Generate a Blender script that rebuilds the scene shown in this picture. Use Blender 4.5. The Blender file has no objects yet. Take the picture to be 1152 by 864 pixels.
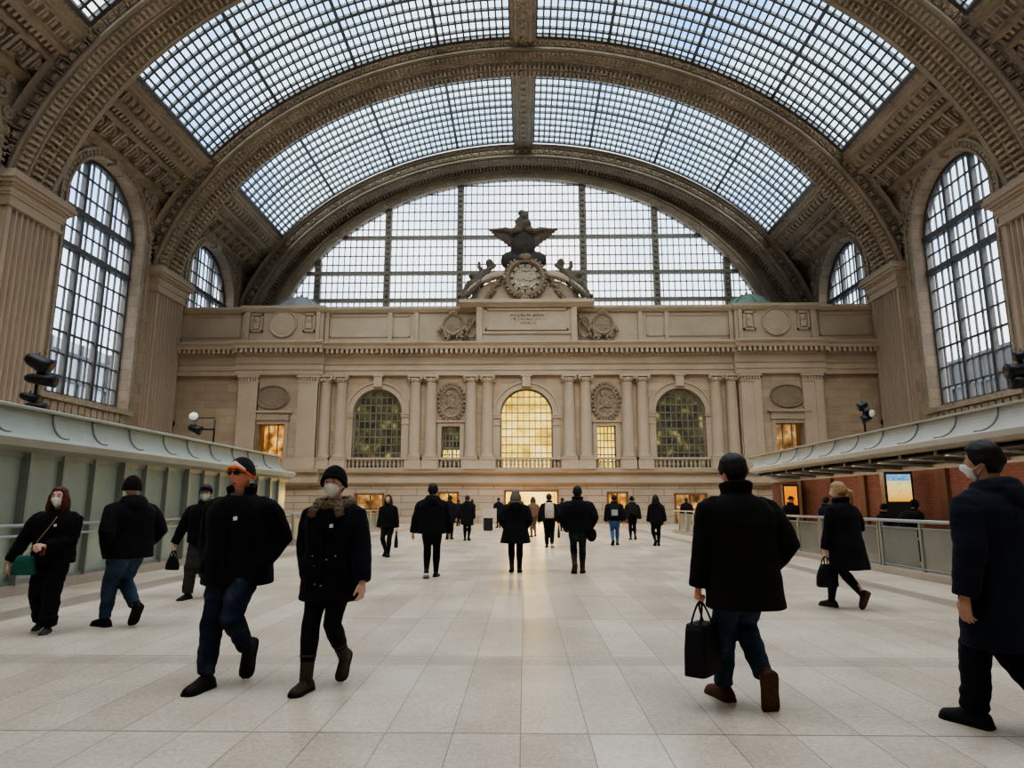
import bpy, bmesh, math, random
from mathutils import Vector, Matrix, noise as mnoise
R = math.radians
PI = math.pi
random.seed(7)
COL = bpy.context.scene.collection
CAM_H = 1.4
XF = 0.3            # the hall's end building stands slightly right of the vault axis
YF = 50.3           # its front plane

# ---------------------------------------------------------------- mesh builder
class MB:
    def __init__(s): s.v = []; s.f = []; s.sm = []
    def add(s, vs, fs, smooth=False):
        o = len(s.v); s.v.extend([tuple(p) for p in vs])
        for f in fs: s.f.append(tuple(i + o for i in f)); s.sm.append(smooth)
        return s
    def box(s, x0, x1, y0, y1, z0, z1):
        vs = [(x0,y0,z0),(x1,y0,z0),(x1,y1,z0),(x0,y1,z0),(x0,y0,z1),(x1,y0,z1),(x1,y1,z1),(x0,y1,z1)]
        return s.add(vs, [(0,3,2,1),(4,5,6,7),(0,1,5,4),(1,2,6,5),(2,3,7,6),(3,0,4,7)])
    def obox(s, o, ux, uy, uz, hx, hy, hz, top=1.0):
        """box on a free frame, its +uz face scaled by top"""
        o = Vector(o); vs = []
        for sz, k in ((-1, 1.0), (1, top)):
            for sx, sy in ((-1,-1),(1,-1),(1,1),(-1,1)):
                vs.append(o + ux*(sx*hx*k) + uy*(sy*hy*k) + uz*(sz*hz))
        return s.add(vs, [(0,3,2,1),(4,5,6,7),(0,1,5,4),(1,2,6,5),(2,3,7,6),(3,0,4,7)])
    def bar(s, a, b, w, h=None, up=(0,0,1)):
        a, b = Vector(a), Vector(b); d = b - a; L = d.length
        if L < 1e-6: return s
        d.normalize(); up = Vector(up)
        if abs(d.dot(up)) > .99: up = Vector((1,0,0))
        x = d.cross(up).normalized(); z = x.cross(d).normalized()
        return s.obox((a+b)/2, x, d, z, w/2, L/2, (h or w)/2)
    def loft(s, rings, smooth=True, cap=True, closed=True):
        n = len(rings[0]); vs = [p for r in rings for p in r]; fs = []
        for i in range(len(rings)-1):
            for j in range(n if closed else n-1):
                k = (j+1) % n
                fs.append((i*n+j, i*n+k, (i+1)*n+k, (i+1)*n+j))
        if cap and closed:
            fs.append(tuple(reversed(range(n)))); fs.append(tuple(range((len(rings)-1)*n, len(rings)*n)))
        return s.add(vs, fs, smooth)
    def tube(s, pts, rad, n=8, smooth=True, flat=1.0, side=None):
        pts = [Vector(p) for p in pts]
        if not hasattr(rad, '__len__'): rad = [rad]*len(pts)
        t0 = (pts[1]-pts[0]).normalized()
        x = Vector(side) if side is not None else (Vector((0,0,1)) if abs(t0.z) < .9 else Vector((1,0,0)))
        rings = []
        for i, p in enumerate(pts):
            t = (pts[min(i+1, len(pts)-1)] - pts[max(i-1, 0)]).normalized()
            x = (x - t*x.dot(t))
            x = x.normalized() if x.length > 1e-6 else Vector((1,0,0))
            y = t.cross(x)
            rings.append([p + x*(math.cos(2*PI*k/n)*rad[i]) + y*(math.sin(2*PI*k/n)*rad[i]*flat) for k in range(n)])
        return s.loft(rings, smooth)
    def lathe(s, prof, c=(0,0,0), n=24, smooth=True):
        c = Vector(c)
        return s.loft([[c + Vector((r*math.cos(2*PI*k/n), r*math.sin(2*PI*k/n), z)) for k in range(n)] for r, z in prof], smooth)
    def lathe_y(s, prof, c, n=28, sx=1.0, sz=1.0, smooth=False):
        """revolve (r, depth) about an axis along Y; depth grows towards the viewer (-Y)"""
        c = Vector(c)
        return s.loft([[c + Vector((r*sx*math.cos(2*PI*k/n), -d, r*sz*math.sin(2*PI*k/n))) for k in range(n)] for r, d in prof], smooth)
    def ell(s, c, r, n=16, m=10, rot=None):
        c = Vector(c); rings = []
        for i in range(m+1):
            e = -PI/2 + PI*i/m; q = max(math.cos(e), .02)
            ring = []
            for k in range(n):
                p = Vector((r[0]*q*math.cos(2*PI*k/n), r[1]*q*math.sin(2*PI*k/n), r[2]*math.sin(e)))
                if rot: p = rot @ p
                ring.append(c+p)
            rings.append(ring)
        return s.loft(rings, True)
    def extr_y(s, prof, y0, y1, closed=False, smooth=False):
        """profile of (x,z) swept along Y; y1 may be a list per profile point"""
        n = len(prof); ys = y1 if hasattr(y1, '__len__') else [y1]*n
        vs = [(x, y0, z) for x, z in prof] + [(x, ys[i], z) for i, (x, z) in enumerate(prof)]
        fs = [(i, (i+1) % n, n+(i+1) % n, n+i) for i in range(n if closed else n-1)]
        if closed: fs += [tuple(reversed(range(n))), tuple(range(n, 2*n))]
        return s.add(vs, fs, smooth)
    def extr_x(s, prof, x0, x1):
        """closed profile of (y,z) swept along X"""
        n = len(prof)
        vs = [(x0, y, z) for y, z in prof] + [(x1, y, z) for y, z in prof]
        fs = [(i, n+i, n+(i+1) % n, (i+1) % n) for i in range(n)] + [tuple(range(n)), tuple(reversed(range(n, 2*n)))]
        return s.add(vs, fs)
    def extr_z(s, prof, z0, z1):
        n = len(prof)
        vs = [(x, y, z0) for x, y in prof] + [(x, y, z1) for x, y in prof]
        fs = [(i, (i+1) % n, n+(i+1) % n, n+i) for i in range(n)] + [tuple(reversed(range(n))), tuple(range(n, 2*n))]
        return s.add(vs, fs)
    def xform(s, M):
        s.v = [tuple(M @ Vector(p)) for p in s.v]; return s
    def merge(s, o):
        k = len(s.v); s.v.extend(o.v); s.f.extend([tuple(i+k for i in f) for f in o.f]); s.sm.extend(o.sm); return s
    def build(s, name, m, parent=None, kind=None, label=None, recalc=True):
        me = bpy.data.meshes.new(name); me.from_pydata(s.v, [], s.f)
        me.polygons.foreach_set('use_smooth', s.sm)
        if recalc:
            bm = bmesh.new(); bm.from_mesh(me); bmesh.ops.recalc_face_normals(bm, faces=bm.faces); bm.to_mesh(me); bm.free()
        me.materials.append(m); me.update()
        o = bpy.data.objects.new(name, me); COL.objects.link(o)
        if parent is not None: o.parent = parent
        if kind: o['kind'] = kind
        if label: o['label'] = label
        return o

def remesh(mb, voxel, smooth_it=2, disp=None):
    """fuse overlapping closed shapes into one continuous surface"""
    me = bpy.data.meshes.new('tmp'); me.from_pydata(mb.v, [], mb.f)
    bm = bmesh.new(); bm.from_mesh(me); bmesh.ops.recalc_face_normals(bm, faces=bm.faces); bm.to_mesh(me); bm.free()
    o = bpy.data.objects.new('tmp', me); COL.objects.link(o)
    md = o.modifiers.new('r', 'REMESH'); md.mode = 'VOXEL'; md.voxel_size = voxel; md.use_smooth_shade = True
    if smooth_it:
        sm = o.modifiers.new('s', 'SMOOTH'); sm.iterations = smooth_it; sm.factor = .5
    dg = bpy.context.evaluated_depsgraph_get(); ev = o.evaluated_get(dg)
    nm = bpy.data.meshes.new_from_object(ev)
    bpy.data.objects.remove(o); bpy.data.meshes.remove(me)
    if disp:
        nrm = [v.normal.copy() for v in nm.vertices]
        for v, n in zip(nm.vertices, nrm): v.co = v.co + n*disp(v.co)
    nm.polygons.foreach_set('use_smooth', [True]*len(nm.polygons))
    return nm

def link_mesh(name, me, m, parent=None, label=None):
    me.name = name; me.materials.clear(); me.materials.append(m)
    o = bpy.data.objects.new(name, me); COL.objects.link(o)
    if parent is not None: o.parent = parent
    if label: o['label'] = label
    return o

def tag(o, label, cat, group=None, kind=None):
    o['label'] = label; o['category'] = cat
    if group: o['group'] = group
    if kind: o['kind'] = kind
    return o
def thing(name, label, cat, loc=(0,0,0), rz=0, group=None):
    o = bpy.data.objects.new(name, None); COL.objects.link(o)
    o.location = loc; o.rotation_euler = (0,0,rz); o.empty_display_size = .2
    return tag(o, label, cat, group)
def copy_thing(root, loc, rz, label, group=None):
    r = root.copy(); COL.objects.link(r); r.location = loc; r.rotation_euler = (0,0,rz); r['label'] = label
    if group: r['group'] = group
    for ch in root.children:
        c = ch.copy(); COL.objects.link(c); c.parent = r
        for g in ch.children:
            d = g.copy(); COL.objects.link(d); d.parent = c
    return r

# ---------------------------------------------------------------- materials
def newmat(name):
    m = bpy.data.materials.new(name); m.use_nodes = True
    nt = m.node_tree; nt.nodes.clear()
    out = nt.nodes.new('ShaderNodeOutputMaterial')
    return m, nt, out
def N(nt, t, **kw):
    n = nt.nodes.new(t)
    for k, v in kw.items():
        if k in n.inputs: n.inputs[k].default_value = v
        else: setattr(n, k, v)
    return n
def M_(nt, op, a, b=None, c=None, clamp=False):
    n = nt.nodes.new('ShaderNodeMath'); n.operation = op; n.use_clamp = clamp
    for i, x in enumerate((a, b, c)):
        if x is None: continue
        if isinstance(x, (int, float)): n.inputs[i].default_value = x
        else: nt.links.new(x, n.inputs[i])
    return n.outputs[0]
def mixc(nt, fac, a, b, mode='MIX'):
    n = nt.nodes.new('ShaderNodeMix'); n.data_type = 'RGBA'; n.blend_type = mode
    for idx, x in ((0, fac), (6, a), (7, b)):
        if isinstance(x, (int, float)): n.inputs[idx].default_value = x
        elif isinstance(x, (tuple, list)): n.inputs[idx].default_value = (*x[:3], 1)
        else: nt.links.new(x, n.inputs[idx])
    return n.outputs[2]
def ramp(nt, fac, stops):
    n = nt.nodes.new('ShaderNodeValToRGB'); e = n.color_ramp.elements
    while len(e) < len(stops): e.new(.5)
    for el, (p, c) in zip(e, stops):
        el.position = p; el.color = (*c[:3], 1) if len(c) >= 3 else (c[0], c[0], c[0], 1)
    nt.links.new(fac, n.inputs[0]); return n.outputs[0]
def noise_t(nt, vec, scale, detail=4, rough=.55):
    n = N(nt, 'ShaderNodeTexNoise', Scale=scale, Detail=detail, Roughness=rough); nt.links.new(vec, n.inputs['Vector']); return n
def coord(nt, kind='Object'): return nt.nodes.new('ShaderNodeTexCoord').outputs[kind]
def bump(nt, h, strength, dist=.05, normal=None):
    b = N(nt, 'ShaderNodeBump', Strength=strength, Distance=dist); nt.links.new(h, b.inputs['Height'])
    if normal is not None: nt.links.new(normal, b.inputs['Normal'])
    return b.outputs[0]
def principled(nt, out, rough=.7, metal=0.0, spec=.5, **kw):
    p = N(nt, 'ShaderNodeBsdfPrincipled', Roughness=rough, Metallic=metal)
    p.inputs['Specular IOR Level'].default_value = spec
    nt.links.new(p.outputs[0], out.inputs[0]); return p

def simple(name, col, rough=.6, metal=0., spec=.4, nscale=12, var=.15, bmp=.15, bdist=.01):
    m, nt, out = newmat(name); p = principled(nt, out, rough, metal, spec)
    v = coord(nt); n = noise_t(nt, v, nscale)
    c = mixc(nt, n.outputs[0], [x*(1-var) for x in col], [min(1, x*(1+var)) for x in col])
    nt.links.new(c, p.inputs['Base Color'])
    if bmp: nt.links.new(bump(nt, n.outputs[0], bmp, bdist), p.inputs['Normal'])
    return m
def fabric(name, col, rough=.9, fold=.35, weave=220):
    m, nt, out = newmat(name); p = principled(nt, out, rough, 0, .12)
    v = coord(nt); n = noise_t(nt, v, 7, 3); w = noise_t(nt, v, weave, 2)
    c = mixc(nt, n.outputs[0], [x*.75 for x in col], [min(1, x*1.3) for x in col])
    nt.links.new(c, p.inputs['Base Color'])
    p.inputs['Sheen Weight'].default_value = .03
    b = bump(nt, n.outputs[0], fold, .05); b2 = bump(nt, w.outputs[0], .1, .003, b)
    nt.links.new(b2, p.inputs['Normal']); return m
def denim(name, col):
    m, nt, out = newmat(name); p = principled(nt, out, .85, 0, .15)
    v = coord(nt); n = noise_t(nt, v, 5, 4); w = noise_t(nt, v, 160, 2)
    f = M_(nt, 'ADD', M_(nt, 'MULTIPLY', n.outputs[0], .8), M_(nt, 'MULTIPLY', w.outputs[0], .2))
    c = ramp(nt, f, [(.3, [x*.55 for x in col]), (.52, col), (.72, [min(1, x*1.9+.02) for x in col])])
    nt.links.new(c, p.inputs['Base Color'])
    nt.links.new(bump(nt, n.outputs[0], .5, .04), p.inputs['Normal']); return m

def stone(name, col, axes=None, bw=1.5, rh=.62, mortar=.012, carve=0., rough=.8, var=.25, mdark=.55, cscale=5.):
    m, nt, out = newmat(name); p = principled(nt, out, rough, 0, .25)
    v = coord(nt)
    big = noise_t(nt, v, .35, 5, .6); fine = noise_t(nt, v, 9, 6, .7)
    f = M_(nt, 'ADD', M_(nt, 'MULTIPLY', big.outputs[0], .6), M_(nt, 'MULTIPLY', fine.outputs[0], .4))
    c = ramp(nt, f, [(.3, [x*(1-var) for x in col]), (.5, col), (.7, [min(1, x*(1+var)) for x in col])])
    h = fine.outputs[0]; nrm = bump(nt, h, .25, .03)
    if axes:
        s = N(nt, 'ShaderNodeSeparateXYZ'); nt.links.new(v, s.inputs[0])
        cb = N(nt, 'ShaderNodeCombineXYZ')
        nt.links.new(s.outputs['XYZ'.index(axes[0])], cb.inputs[0]); nt.links.new(s.outputs['XYZ'.index(axes[1])], cb.inputs[1])
        b = N(nt, 'ShaderNodeTexBrick', Scale=1.0); b.offset = .5
        b.inputs['Brick Width'].default_value = bw; b.inputs['Row Height'].default_value = rh
        b.inputs['Mortar Size'].default_value = mortar; b.inputs['Mortar Smooth'].default_value = .3; b.inputs['Bias'].default_value = 0
        b.inputs['Color1'].default_value = (.86,.86,.86,1); b.inputs['Color2'].default_value = (1.08,1.06,1.02,1); b.inputs['Mortar'].default_value = (mdark,mdark,mdark,1)
        nt.links.new(cb.outputs[0], b.inputs['Vector'])
        c = mixc(nt, 1.0, c, b.outputs['Color'], 'MULTIPLY')
        nrm = bump(nt, M_(nt, 'SUBTRACT', 1.0, b.outputs['Fac']), .6, .03, nrm)
    if carve:
        vo = N(nt, 'ShaderNodeTexVoronoi', Scale=cscale); vo.feature = 'SMOOTH_F1'; nt.links.new(v, vo.inputs['Vector'])
        n2 = noise_t(nt, v, cscale*.8, 3)
        hh = M_(nt, 'ADD', vo.outputs['Distance'], n2.outputs[0])
        nrm = bump(nt, hh, carve, .2, nrm)
    nt.links.new(c, p.inputs['Base Color']); nt.links.new(nrm, p.inputs['Normal'])
    return m

def glass_mat(name, tint=(.93,.96,1.0), gloss=.06, lo=.8, scale=1.4, rough=.03):
    m, nt, out = newmat(name)
    v = coord(nt); n = noise_t(nt, v, scale, 3)
    c = mixc(nt, n.outputs[0], [x*lo for x in tint], tint)
    t = N(nt, 'ShaderNodeBsdfTransparent'); nt.links.new(c, t.inputs[0])
    g = N(nt, 'ShaderNodeBsdfGlossy', Roughness=rough); g.inputs[0].default_value = (1,1,1,1)
    x = N(nt, 'ShaderNodeMixShader'); x.inputs[0].default_value = gloss
    nt.links.new(t.outputs[0], x.inputs[1]); nt.links.new(g.outputs[0], x.inputs[2]); nt.links.new(x.outputs[0], out.inputs[0])
    return m
def frosted(name, col, trans=.35, gloss=.12, bright=1.0):
    m, nt, out = newmat(name)
    v = coord(nt); n = noise_t(nt, v, 1.2, 4)
    c = mixc(nt, n.outputs[0], [x*.7 for x in col], [min(1, x*1.25) for x in col])
    d = N(nt, 'ShaderNodeBsdfDiffuse'); nt.links.new(c, d.inputs[0])
    tl = N(nt, 'ShaderNodeBsdfTranslucent'); nt.links.new(c, tl.inputs[0])
    t = N(nt, 'ShaderNodeBsdfTransparent'); t.inputs[0].default_value = (*col, 1)
    g = N(nt, 'ShaderNodeBsdfGlossy', Roughness=.12)
    a = N(nt, 'ShaderNodeMixShader'); a.inputs[0].default_value = .5
    nt.links.new(d.outputs[0], a.inputs[1]); nt.links.new(tl.outputs[0], a.inputs[2])
    b = N(nt, 'ShaderNodeMixShader'); b.inputs[0].default_value = trans
    nt.links.new(a.outputs[0], b.inputs[1]); nt.links.new(t.outputs[0], b.inputs[2])
    e = N(nt, 'ShaderNodeMixShader'); e.inputs[0].default_value = gloss
    nt.links.new(b.outputs[0], e.inputs[1]); nt.links.new(g.outputs[0], e.inputs[2]); nt.links.new(e.outputs[0], out.inputs[0])
    return m
def glow(name, stops, strength, scale=.8, detail=3, axis=None):
    m, nt, out = newmat(name)
    v = coord(nt); n = noise_t(nt, v, scale, detail)
    c = ramp(nt, n.outputs[0], stops)
    e = N(nt, 'ShaderNodeEmission', Strength=strength); nt.links.new(c, e.inputs[0]); nt.links.new(e.outputs[0], out.inputs[0])
    return m

MT = {}
MT['rib'] = stone('carved_dark_stone', (.40,.33,.25), None, carve=.5, cscale=6, var=.35)
MT['rib_plain'] = stone('dark_stone', (.34,.28,.215), None, var=.3)
MT['vault'] = stone('vault_stone', (.38,.31,.235), None, carve=.45, cscale=3.2, var=.35)
MT['wall_side'] = stone('hall_wall_stone', (.42,.34,.255), 'YZ', 1.6, .75, .014, var=.22)
MT['pilaster'] = stone('pilaster_stone', (.44,.355,.27), None, var=.09)
MT['wall_end'] = stone('end_wall_stone', (.33,.27,.21), 'XZ', 1.6, .75, .014, var=.25)
MT['fac'] = stone('facade_stone', (.42,.335,.25), 'XZ', 1.7, .62, .012, var=.18, mdark=.7)
MT['fac_rust'] = stone('rusticated_stone', (.46,.375,.29), 'XZ', 2.3, .5, .03, var=.2, mdark=.5)
MT['fac_plain'] = stone('moulded_stone', (.42,.34,.255), None, var=.2)
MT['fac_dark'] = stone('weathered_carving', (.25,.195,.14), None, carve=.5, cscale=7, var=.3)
MT['column'] = stone('column_stone', (.44,.355,.27), None, var=.16)
MT['statue'] = stone('statue_stone', (.12,.098,.076), None, carve=.25, cscale=4, var=.45)  # backlit shade is put into this dark base colour
MT['statue_dark'] = stone('statue_dark_stone', (.05,.045,.04), None, carve=.2, cscale=4, var=.45)
MT['iron'] = simple('window_iron', (.11,.105,.10), .55, .2, .4, 3, .25, .05)
MT['iron_grey'] = simple('skylight_iron', (.10,.10,.105), .5, .2, .4, 3, .25, .05)
MT['bronze_frame'] = simple('bronze_frame', (.19,.165,.135), .5, .2, .4, 3, .25, .05)  # light bleed from the glass is put into this paler tone
MT['fac_iron'] = simple('facade_window_iron', (.24,.22,.17), .5, .1, .4, 3, .25, .05)
MT['bronze'] = simple('bronze_mullion', (.17,.14,.10), .5, .3, .4, 5, .35, .2)
MT['sky_glass'] = glass_mat('skylight_glass', (.79,.94,1.0), .04, .7, 1.1)
MT['win_glass'] = glass_mat('window_glass', (.92,.96,1.0), .07, .8, .9)
MT['lun_glass'] = glass_mat('lunette_glass', (1,1,1), .04, .86, .6)
MT['fac_glass'] = glass_mat('facade_glass', (.9,.92,.9), .10, .85, 1.0)
MT['copper'] = simple('green_copper', (.17,.24,.19), .7, .1, .3, 2.5, .35, .2)
MT['lead'] = simple('lead_roof', (.25,.25,.24), .6, .1, .3, 2, .2, .2)
MT['canopy'] = simple('painted_canopy_metal', (.32,.33,.275), .5, .15, .4, 1.6, .18, .05)
MT['canopy_r'] = simple('pale_canopy_metal', (.40,.375,.32), .5, .15, .4, 1.6, .18, .05)
MT['canopy_rib'] = simple('canopy_rib_metal', (.26,.27,.24), .45, .2, .4, 3, .2, .05)
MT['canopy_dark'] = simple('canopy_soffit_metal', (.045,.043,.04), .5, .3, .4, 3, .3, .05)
MT['gutter'] = simple('gutter_metal', (.30,.31,.29), .4, .3, .5, 2, .2, .05)
MT['frost'] = frosted('green_frosted_glass', (.50,.60,.53), .25, .12)
MT['rail_glass'] = frosted('rail_glass', (.46,.50,.45), .55, .14)
MT['steel'] = simple('brushed_steel', (.42,.43,.41), .32, .8, .5, 20, .12, .03)
MT['post'] = simple('grey_green_post', (.26,.285,.255), .45, .35, .5, 8, .2, .04)
MT['kerb'] = stone('kerb_stone', (.42,.36,.29), None, var=.2)
MT['brick'] = stone('red_brick', (.27,.115,.09), 'YZ', .24, .078, .007, var=.3, mdark=.75)
MT['brick_pier'] = simple('brown_pier', (.16,.075,.045), .6, 0, .3, 3, .3, .2)
MT['pale_band'] = stone('pale_band', (.48,.42,.35), None, var=.15)
MT['black'] = simple('black_plastic', (.012,.012,.013), .45, 0, .4, 8, .3, .05)
MT['black_metal'] = simple('black_metal', (.018,.018,.02), .4, .4, .5, 8, .3, .05)
MT['lens'] = simple('white_lens', (.85,.85,.82), .15, 0, .6, 8, .05, 0)
MT['warm'] = glow('warm_lobby_glow', [(.34,(.10,.035,.008)),(.5,(.55,.22,.04)),(.68,(1,.62,.18))], 1.1, 1.5)  # lobby materials glow by themselves; lamplight is put into their colour
MT['warm_dim'] = glow('warm_dim_lobby_glow', [(.3,(.05,.025,.012)),(.5,(.38,.18,.06)),(.68,(.95,.58,.22))], .8, 1.6)
MT['yellow'] = glow('yellow_lobby_glow', [(.28,(.46,.27,.03)),(.5,(1,.66,.11)),(.7,(1,.82,.34))], 1.5, .75, 4)
MT['dusk'] = glow('dusky_lobby_glow', [(.40,(.025,.025,.018)),(.58,(.09,.08,.04)),(.72,(.55,.44,.17))], .8, 1.1, 4)
MT['lightstrip'] = glow('strip_light', [(.2,(1,.9,.65)),(.8,(1,.95,.8))], 5.0)
MT['wood'] = simple('stained_wood', (.20,.10,.045), .5, 0, .4, 5, .35, .1)
MT['sky_glass_dim'] = glass_mat('barred_skylight_glass', (.62,.63,.64), .03, .85, 1.1)
# ================================================================= THE HALL
def struct(o, parent=None): o['kind'] = 'structure'; return o
ZC = 14.3                                   # springing height of the vault ellipse
class Ell:
    """half ellipse in the XZ plane sampled at equal arc length from angle t0 to pi-t0"""
    def __init__(s, a, b, t0, n, zc=ZC, x0=0.):
        s.a, s.b, s.zc, s.x0 = a, b, zc, x0
        K = 2000; ts = [t0 + (PI-2*t0)*i/K for i in range(K+1)]; L = [0]
        P = [(a*math.cos(t), b*math.sin(t)) for t in ts]
        for i in range(K): L.append(L[-1] + math.dist(P[i], P[i+1]))
        s.L = L[-1]; s.ts = []; j = 0
        for k in range(n+1):
            g = s.L*k/n
            while j < K-1 and L[j+1] < g: j += 1
            f = (g-L[j])/max(1e-9, L[j+1]-L[j]); s.ts.append(ts[j] + (ts[j+1]-ts[j])*f)
    def p(s, t, r=0.):
        c, q = math.cos(t), math.sin(t); nx, nz = c/s.a, q/s.b; l = math.hypot(nx, nz)
        return (s.x0 + s.a*c + nx/l*r, s.zc + s.b*q + nz/l*r)
    def frame(s, t):
        nx, nz = math.cos(t)/s.a, math.sin(t)/s.b; l = math.hypot(nx, nz); n = Vector((nx/l, 0, nz/l))
        return n, Vector((-n.z, 0, n.x))

def make_floor():
    m, nt, out = newmat('polished_terrazzo'); p = principled(nt, out, .3, 0, .5)
    v = coord(nt); s = N(nt, 'ShaderNodeSeparateXYZ'); nt.links.new(v, s.inputs[0]); X, Y = s.outputs[0], s.outputs[1]
    tx = M_(nt, 'DIVIDE', M_(nt, 'ADD', X, .03+42), .42)
    row = M_(nt, 'FLOOR', M_(nt, 'DIVIDE', M_(nt, 'ADD', Y, 42-.25), 2.1))
    ty = M_(nt, 'DIVIDE', M_(nt, 'ADD', Y, 42-.25), 2.1)
    fx, fy = M_(nt, 'FRACT', tx), M_(nt, 'FRACT', ty)
    jx = M_(nt, 'LESS_THAN', M_(nt, 'ABSOLUTE', M_(nt, 'SUBTRACT', fx, .5)), .4925); jy = M_(nt, 'LESS_THAN', M_(nt, 'ABSOLUTE', M_(nt, 'SUBTRACT', fy, .5)), .4962)
    tile = M_(nt, 'MULTIPLY', jx, jy)
    cb = N(nt, 'ShaderNodeCombineXYZ'); nt.links.new(M_(nt, 'FLOOR', tx), cb.inputs[0]); nt.links.new(row, cb.inputs[1])
    wn = nt.nodes.new('ShaderNodeTexWhiteNoise'); nt.links.new(cb.outputs[0], wn.inputs['Vector'])
    n1 = noise_t(nt, v, .7, 5, .6); n2 = noise_t(nt, v, 75, 2, .6); n3 = noise_t(nt, v, 26, 4, .75)
    f = M_(nt, 'ADD', M_(nt, 'ADD', M_(nt, 'MULTIPLY', n1.outputs[0], .34), M_(nt, 'MULTIPLY', n2.outputs[0], .26)), M_(nt, 'ADD', M_(nt, 'MULTIPLY', n3.outputs[0], .32), M_(nt, 'MULTIPLY', wn.outputs[0], .08)))
    c = ramp(nt, f, [(.40,(.42,.335,.245)),(.5,(.60,.495,.375)),(.60,(.78,.675,.545))])
    def band(coord_, c0, w): return M_(nt, 'LESS_THAN', M_(nt, 'ABSOLUTE', M_(nt, 'SUBTRACT', coord_, c0)), w)
    stripes = M_(nt, 'ADD', band(X, -6.62, .27), band(X, 6.1, .2), clamp=True)
    c = mixc(nt, M_(nt, 'MULTIPLY', stripes, .75), c, (.27,.205,.155))
    cross = M_(nt, 'LESS_THAN', M_(nt, 'FRACT', M_(nt, 'DIVIDE', M_(nt, 'ADD', Y, 84-6.22), 8.4)), .033)
    c = mixc(nt, M_(nt, 'MULTIPLY', M_(nt, 'MULTIPLY', cross, .42), M_(nt, 'LESS_THAN', M_(nt, 'ABSOLUTE', X), 6.2)), c, (.34,.29,.235))
    c = mixc(nt, M_(nt, 'MULTIPLY', M_(nt, 'SUBTRACT', 1.0, tile), .8), c, (.10,.085,.07))
    nt.links.new(c, p.inputs['Base Color'])
    nt.links.new(M_(nt, 'ADD', M_(nt, 'MULTIPLY', n1.outputs[0], .08), .265), p.inputs['Roughness'])
    b = MB(); b.box(-28, 28, -9, 64, -.3, 0); struct(b.build('floor', m))
make_floor()

# ---- transverse arch ribs
def make_rib(y0, depth, a, b, label, half=False, group='carved transverse arch ribs'):
    n = 190; t0 = math.asin((18.4-ZC)/b); E = Ell(a, b, t0, n)
    prof = [(1.66,0),(1.64,.02),(1.58,.22),(1.5,.34),(1.4,.34),(1.36,.5),(.72,.5),(.68,.3),(.5,.26),(.42,.4),(.40,.55),(.12,.95),(0,1.0),(0,1.12),(.14,1.2),(.14,depth/2-.14),(0,depth/2-.08),(0,depth/2)]
    prof = [(r, y) for r, y in prof if y <= depth/2]
    full = prof + ([] if half else [(r, depth-y) for r, y in reversed(prof[:-1])])
    if half: full[-1] = (0, depth/2-.01); full += [(1.66, depth/2-.01)]
    mb = MB()
    cx = lambda x: max(-27.08, min(27.08, x))
    rings = [[Vector((cx(E.p(t, r)[0]), y0+y, E.p(t, r)[1])) for r, y in full] for t in E.ts]
    mb.loft(rings, smooth=False, cap=True)
    root = mb.build('arch_rib', MT['rib_plain'])
    tag(root, label, 'arch', group)
    Y = Vector((0,1,0))
    # carved blocks: square panels on the face, modillions on the chamfer, coffers on the soffit
    pan, mod, cof = MB(), MB(), MB()
    rnd = random.Random(3)
    mod.loft([[Vector((E.p(t, r)[0], y0+y, E.p(t, r)[1])) for r, y in ((.40,.50),(.10,.90),(.12,.97),(.42,.57))] for t in E.ts], False)
    for i in range(n):
        t = (E.ts[i]+E.ts[i+1])/2; nrm, tan = E.frame(t)
        def P(r, y): q = E.p(t, r); return Vector((q[0], y0+y, q[1]))
        seg = E.L/n
        if i % 2 == 0:
            pan.obox(P(1.04, .44), tan, nrm, -Y, seg*.86, .28, .13, .7)
            pan.obox(P(1.04, .30), (tan+nrm*.3).normalized(), (nrm-tan*.3).normalized(), -Y, seg*.5, .15, .1, .5)
        else:
            pan.obox(P(1.04, .38), tan, nrm, -Y, seg*.14, .33, .16, .7)
        d = (P(.40,.55)-P(.12,.95)).normalized(); ax = tan.cross(d).normalized()
        mod.obox(P(.27,.74)-nrm*.08-Y*.07, tan, d, ax, seg*.27, .25, .17, .8)
        if not half or True:
            for yy in ((1.62, depth-1.62) if not half else (1.55,)):
                if yy > depth/2 and half: continue
                cof.obox(P(.02, yy), tan, Y, -nrm, seg*.3, .36, .17, .72)
                if i % 3 == 0: cof.obox(P(-.02, yy), tan, Y, -nrm, seg*.12, .48, .2, .7)
        if not half and depth > 3:
            cof.obox(P(.08, depth/2), tan, Y, -nrm, seg*.4, .16, .08, .5)
        mod.obox(P(1.45,.3), tan, nrm, -Y, seg*.3, .06, .05, .7)
    pan.build('face_ornament', MT['rib'], root); mod.build('chamfer_ornament', MT['rib'], root); cof.build('soffit_coffers', MT['rib'], root)
    return root
make_rib(17.5, 4, 27, 21, 'carved stone arch rib behind the nearest visible rib, high overhead')
make_rib(31.5, 4, 27, 21, 'nearest huge carved stone arch rib standing on the fluted piers at the picture edges')
make_rib(45.5, 4, 27, 21, 'middle carved stone arch rib crossing between the two glass roof bays')
make_rib(60.5, 4, 26.5, 20.4, 'farthest carved stone arch rib framing the half-round end window', half=True)

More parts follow.
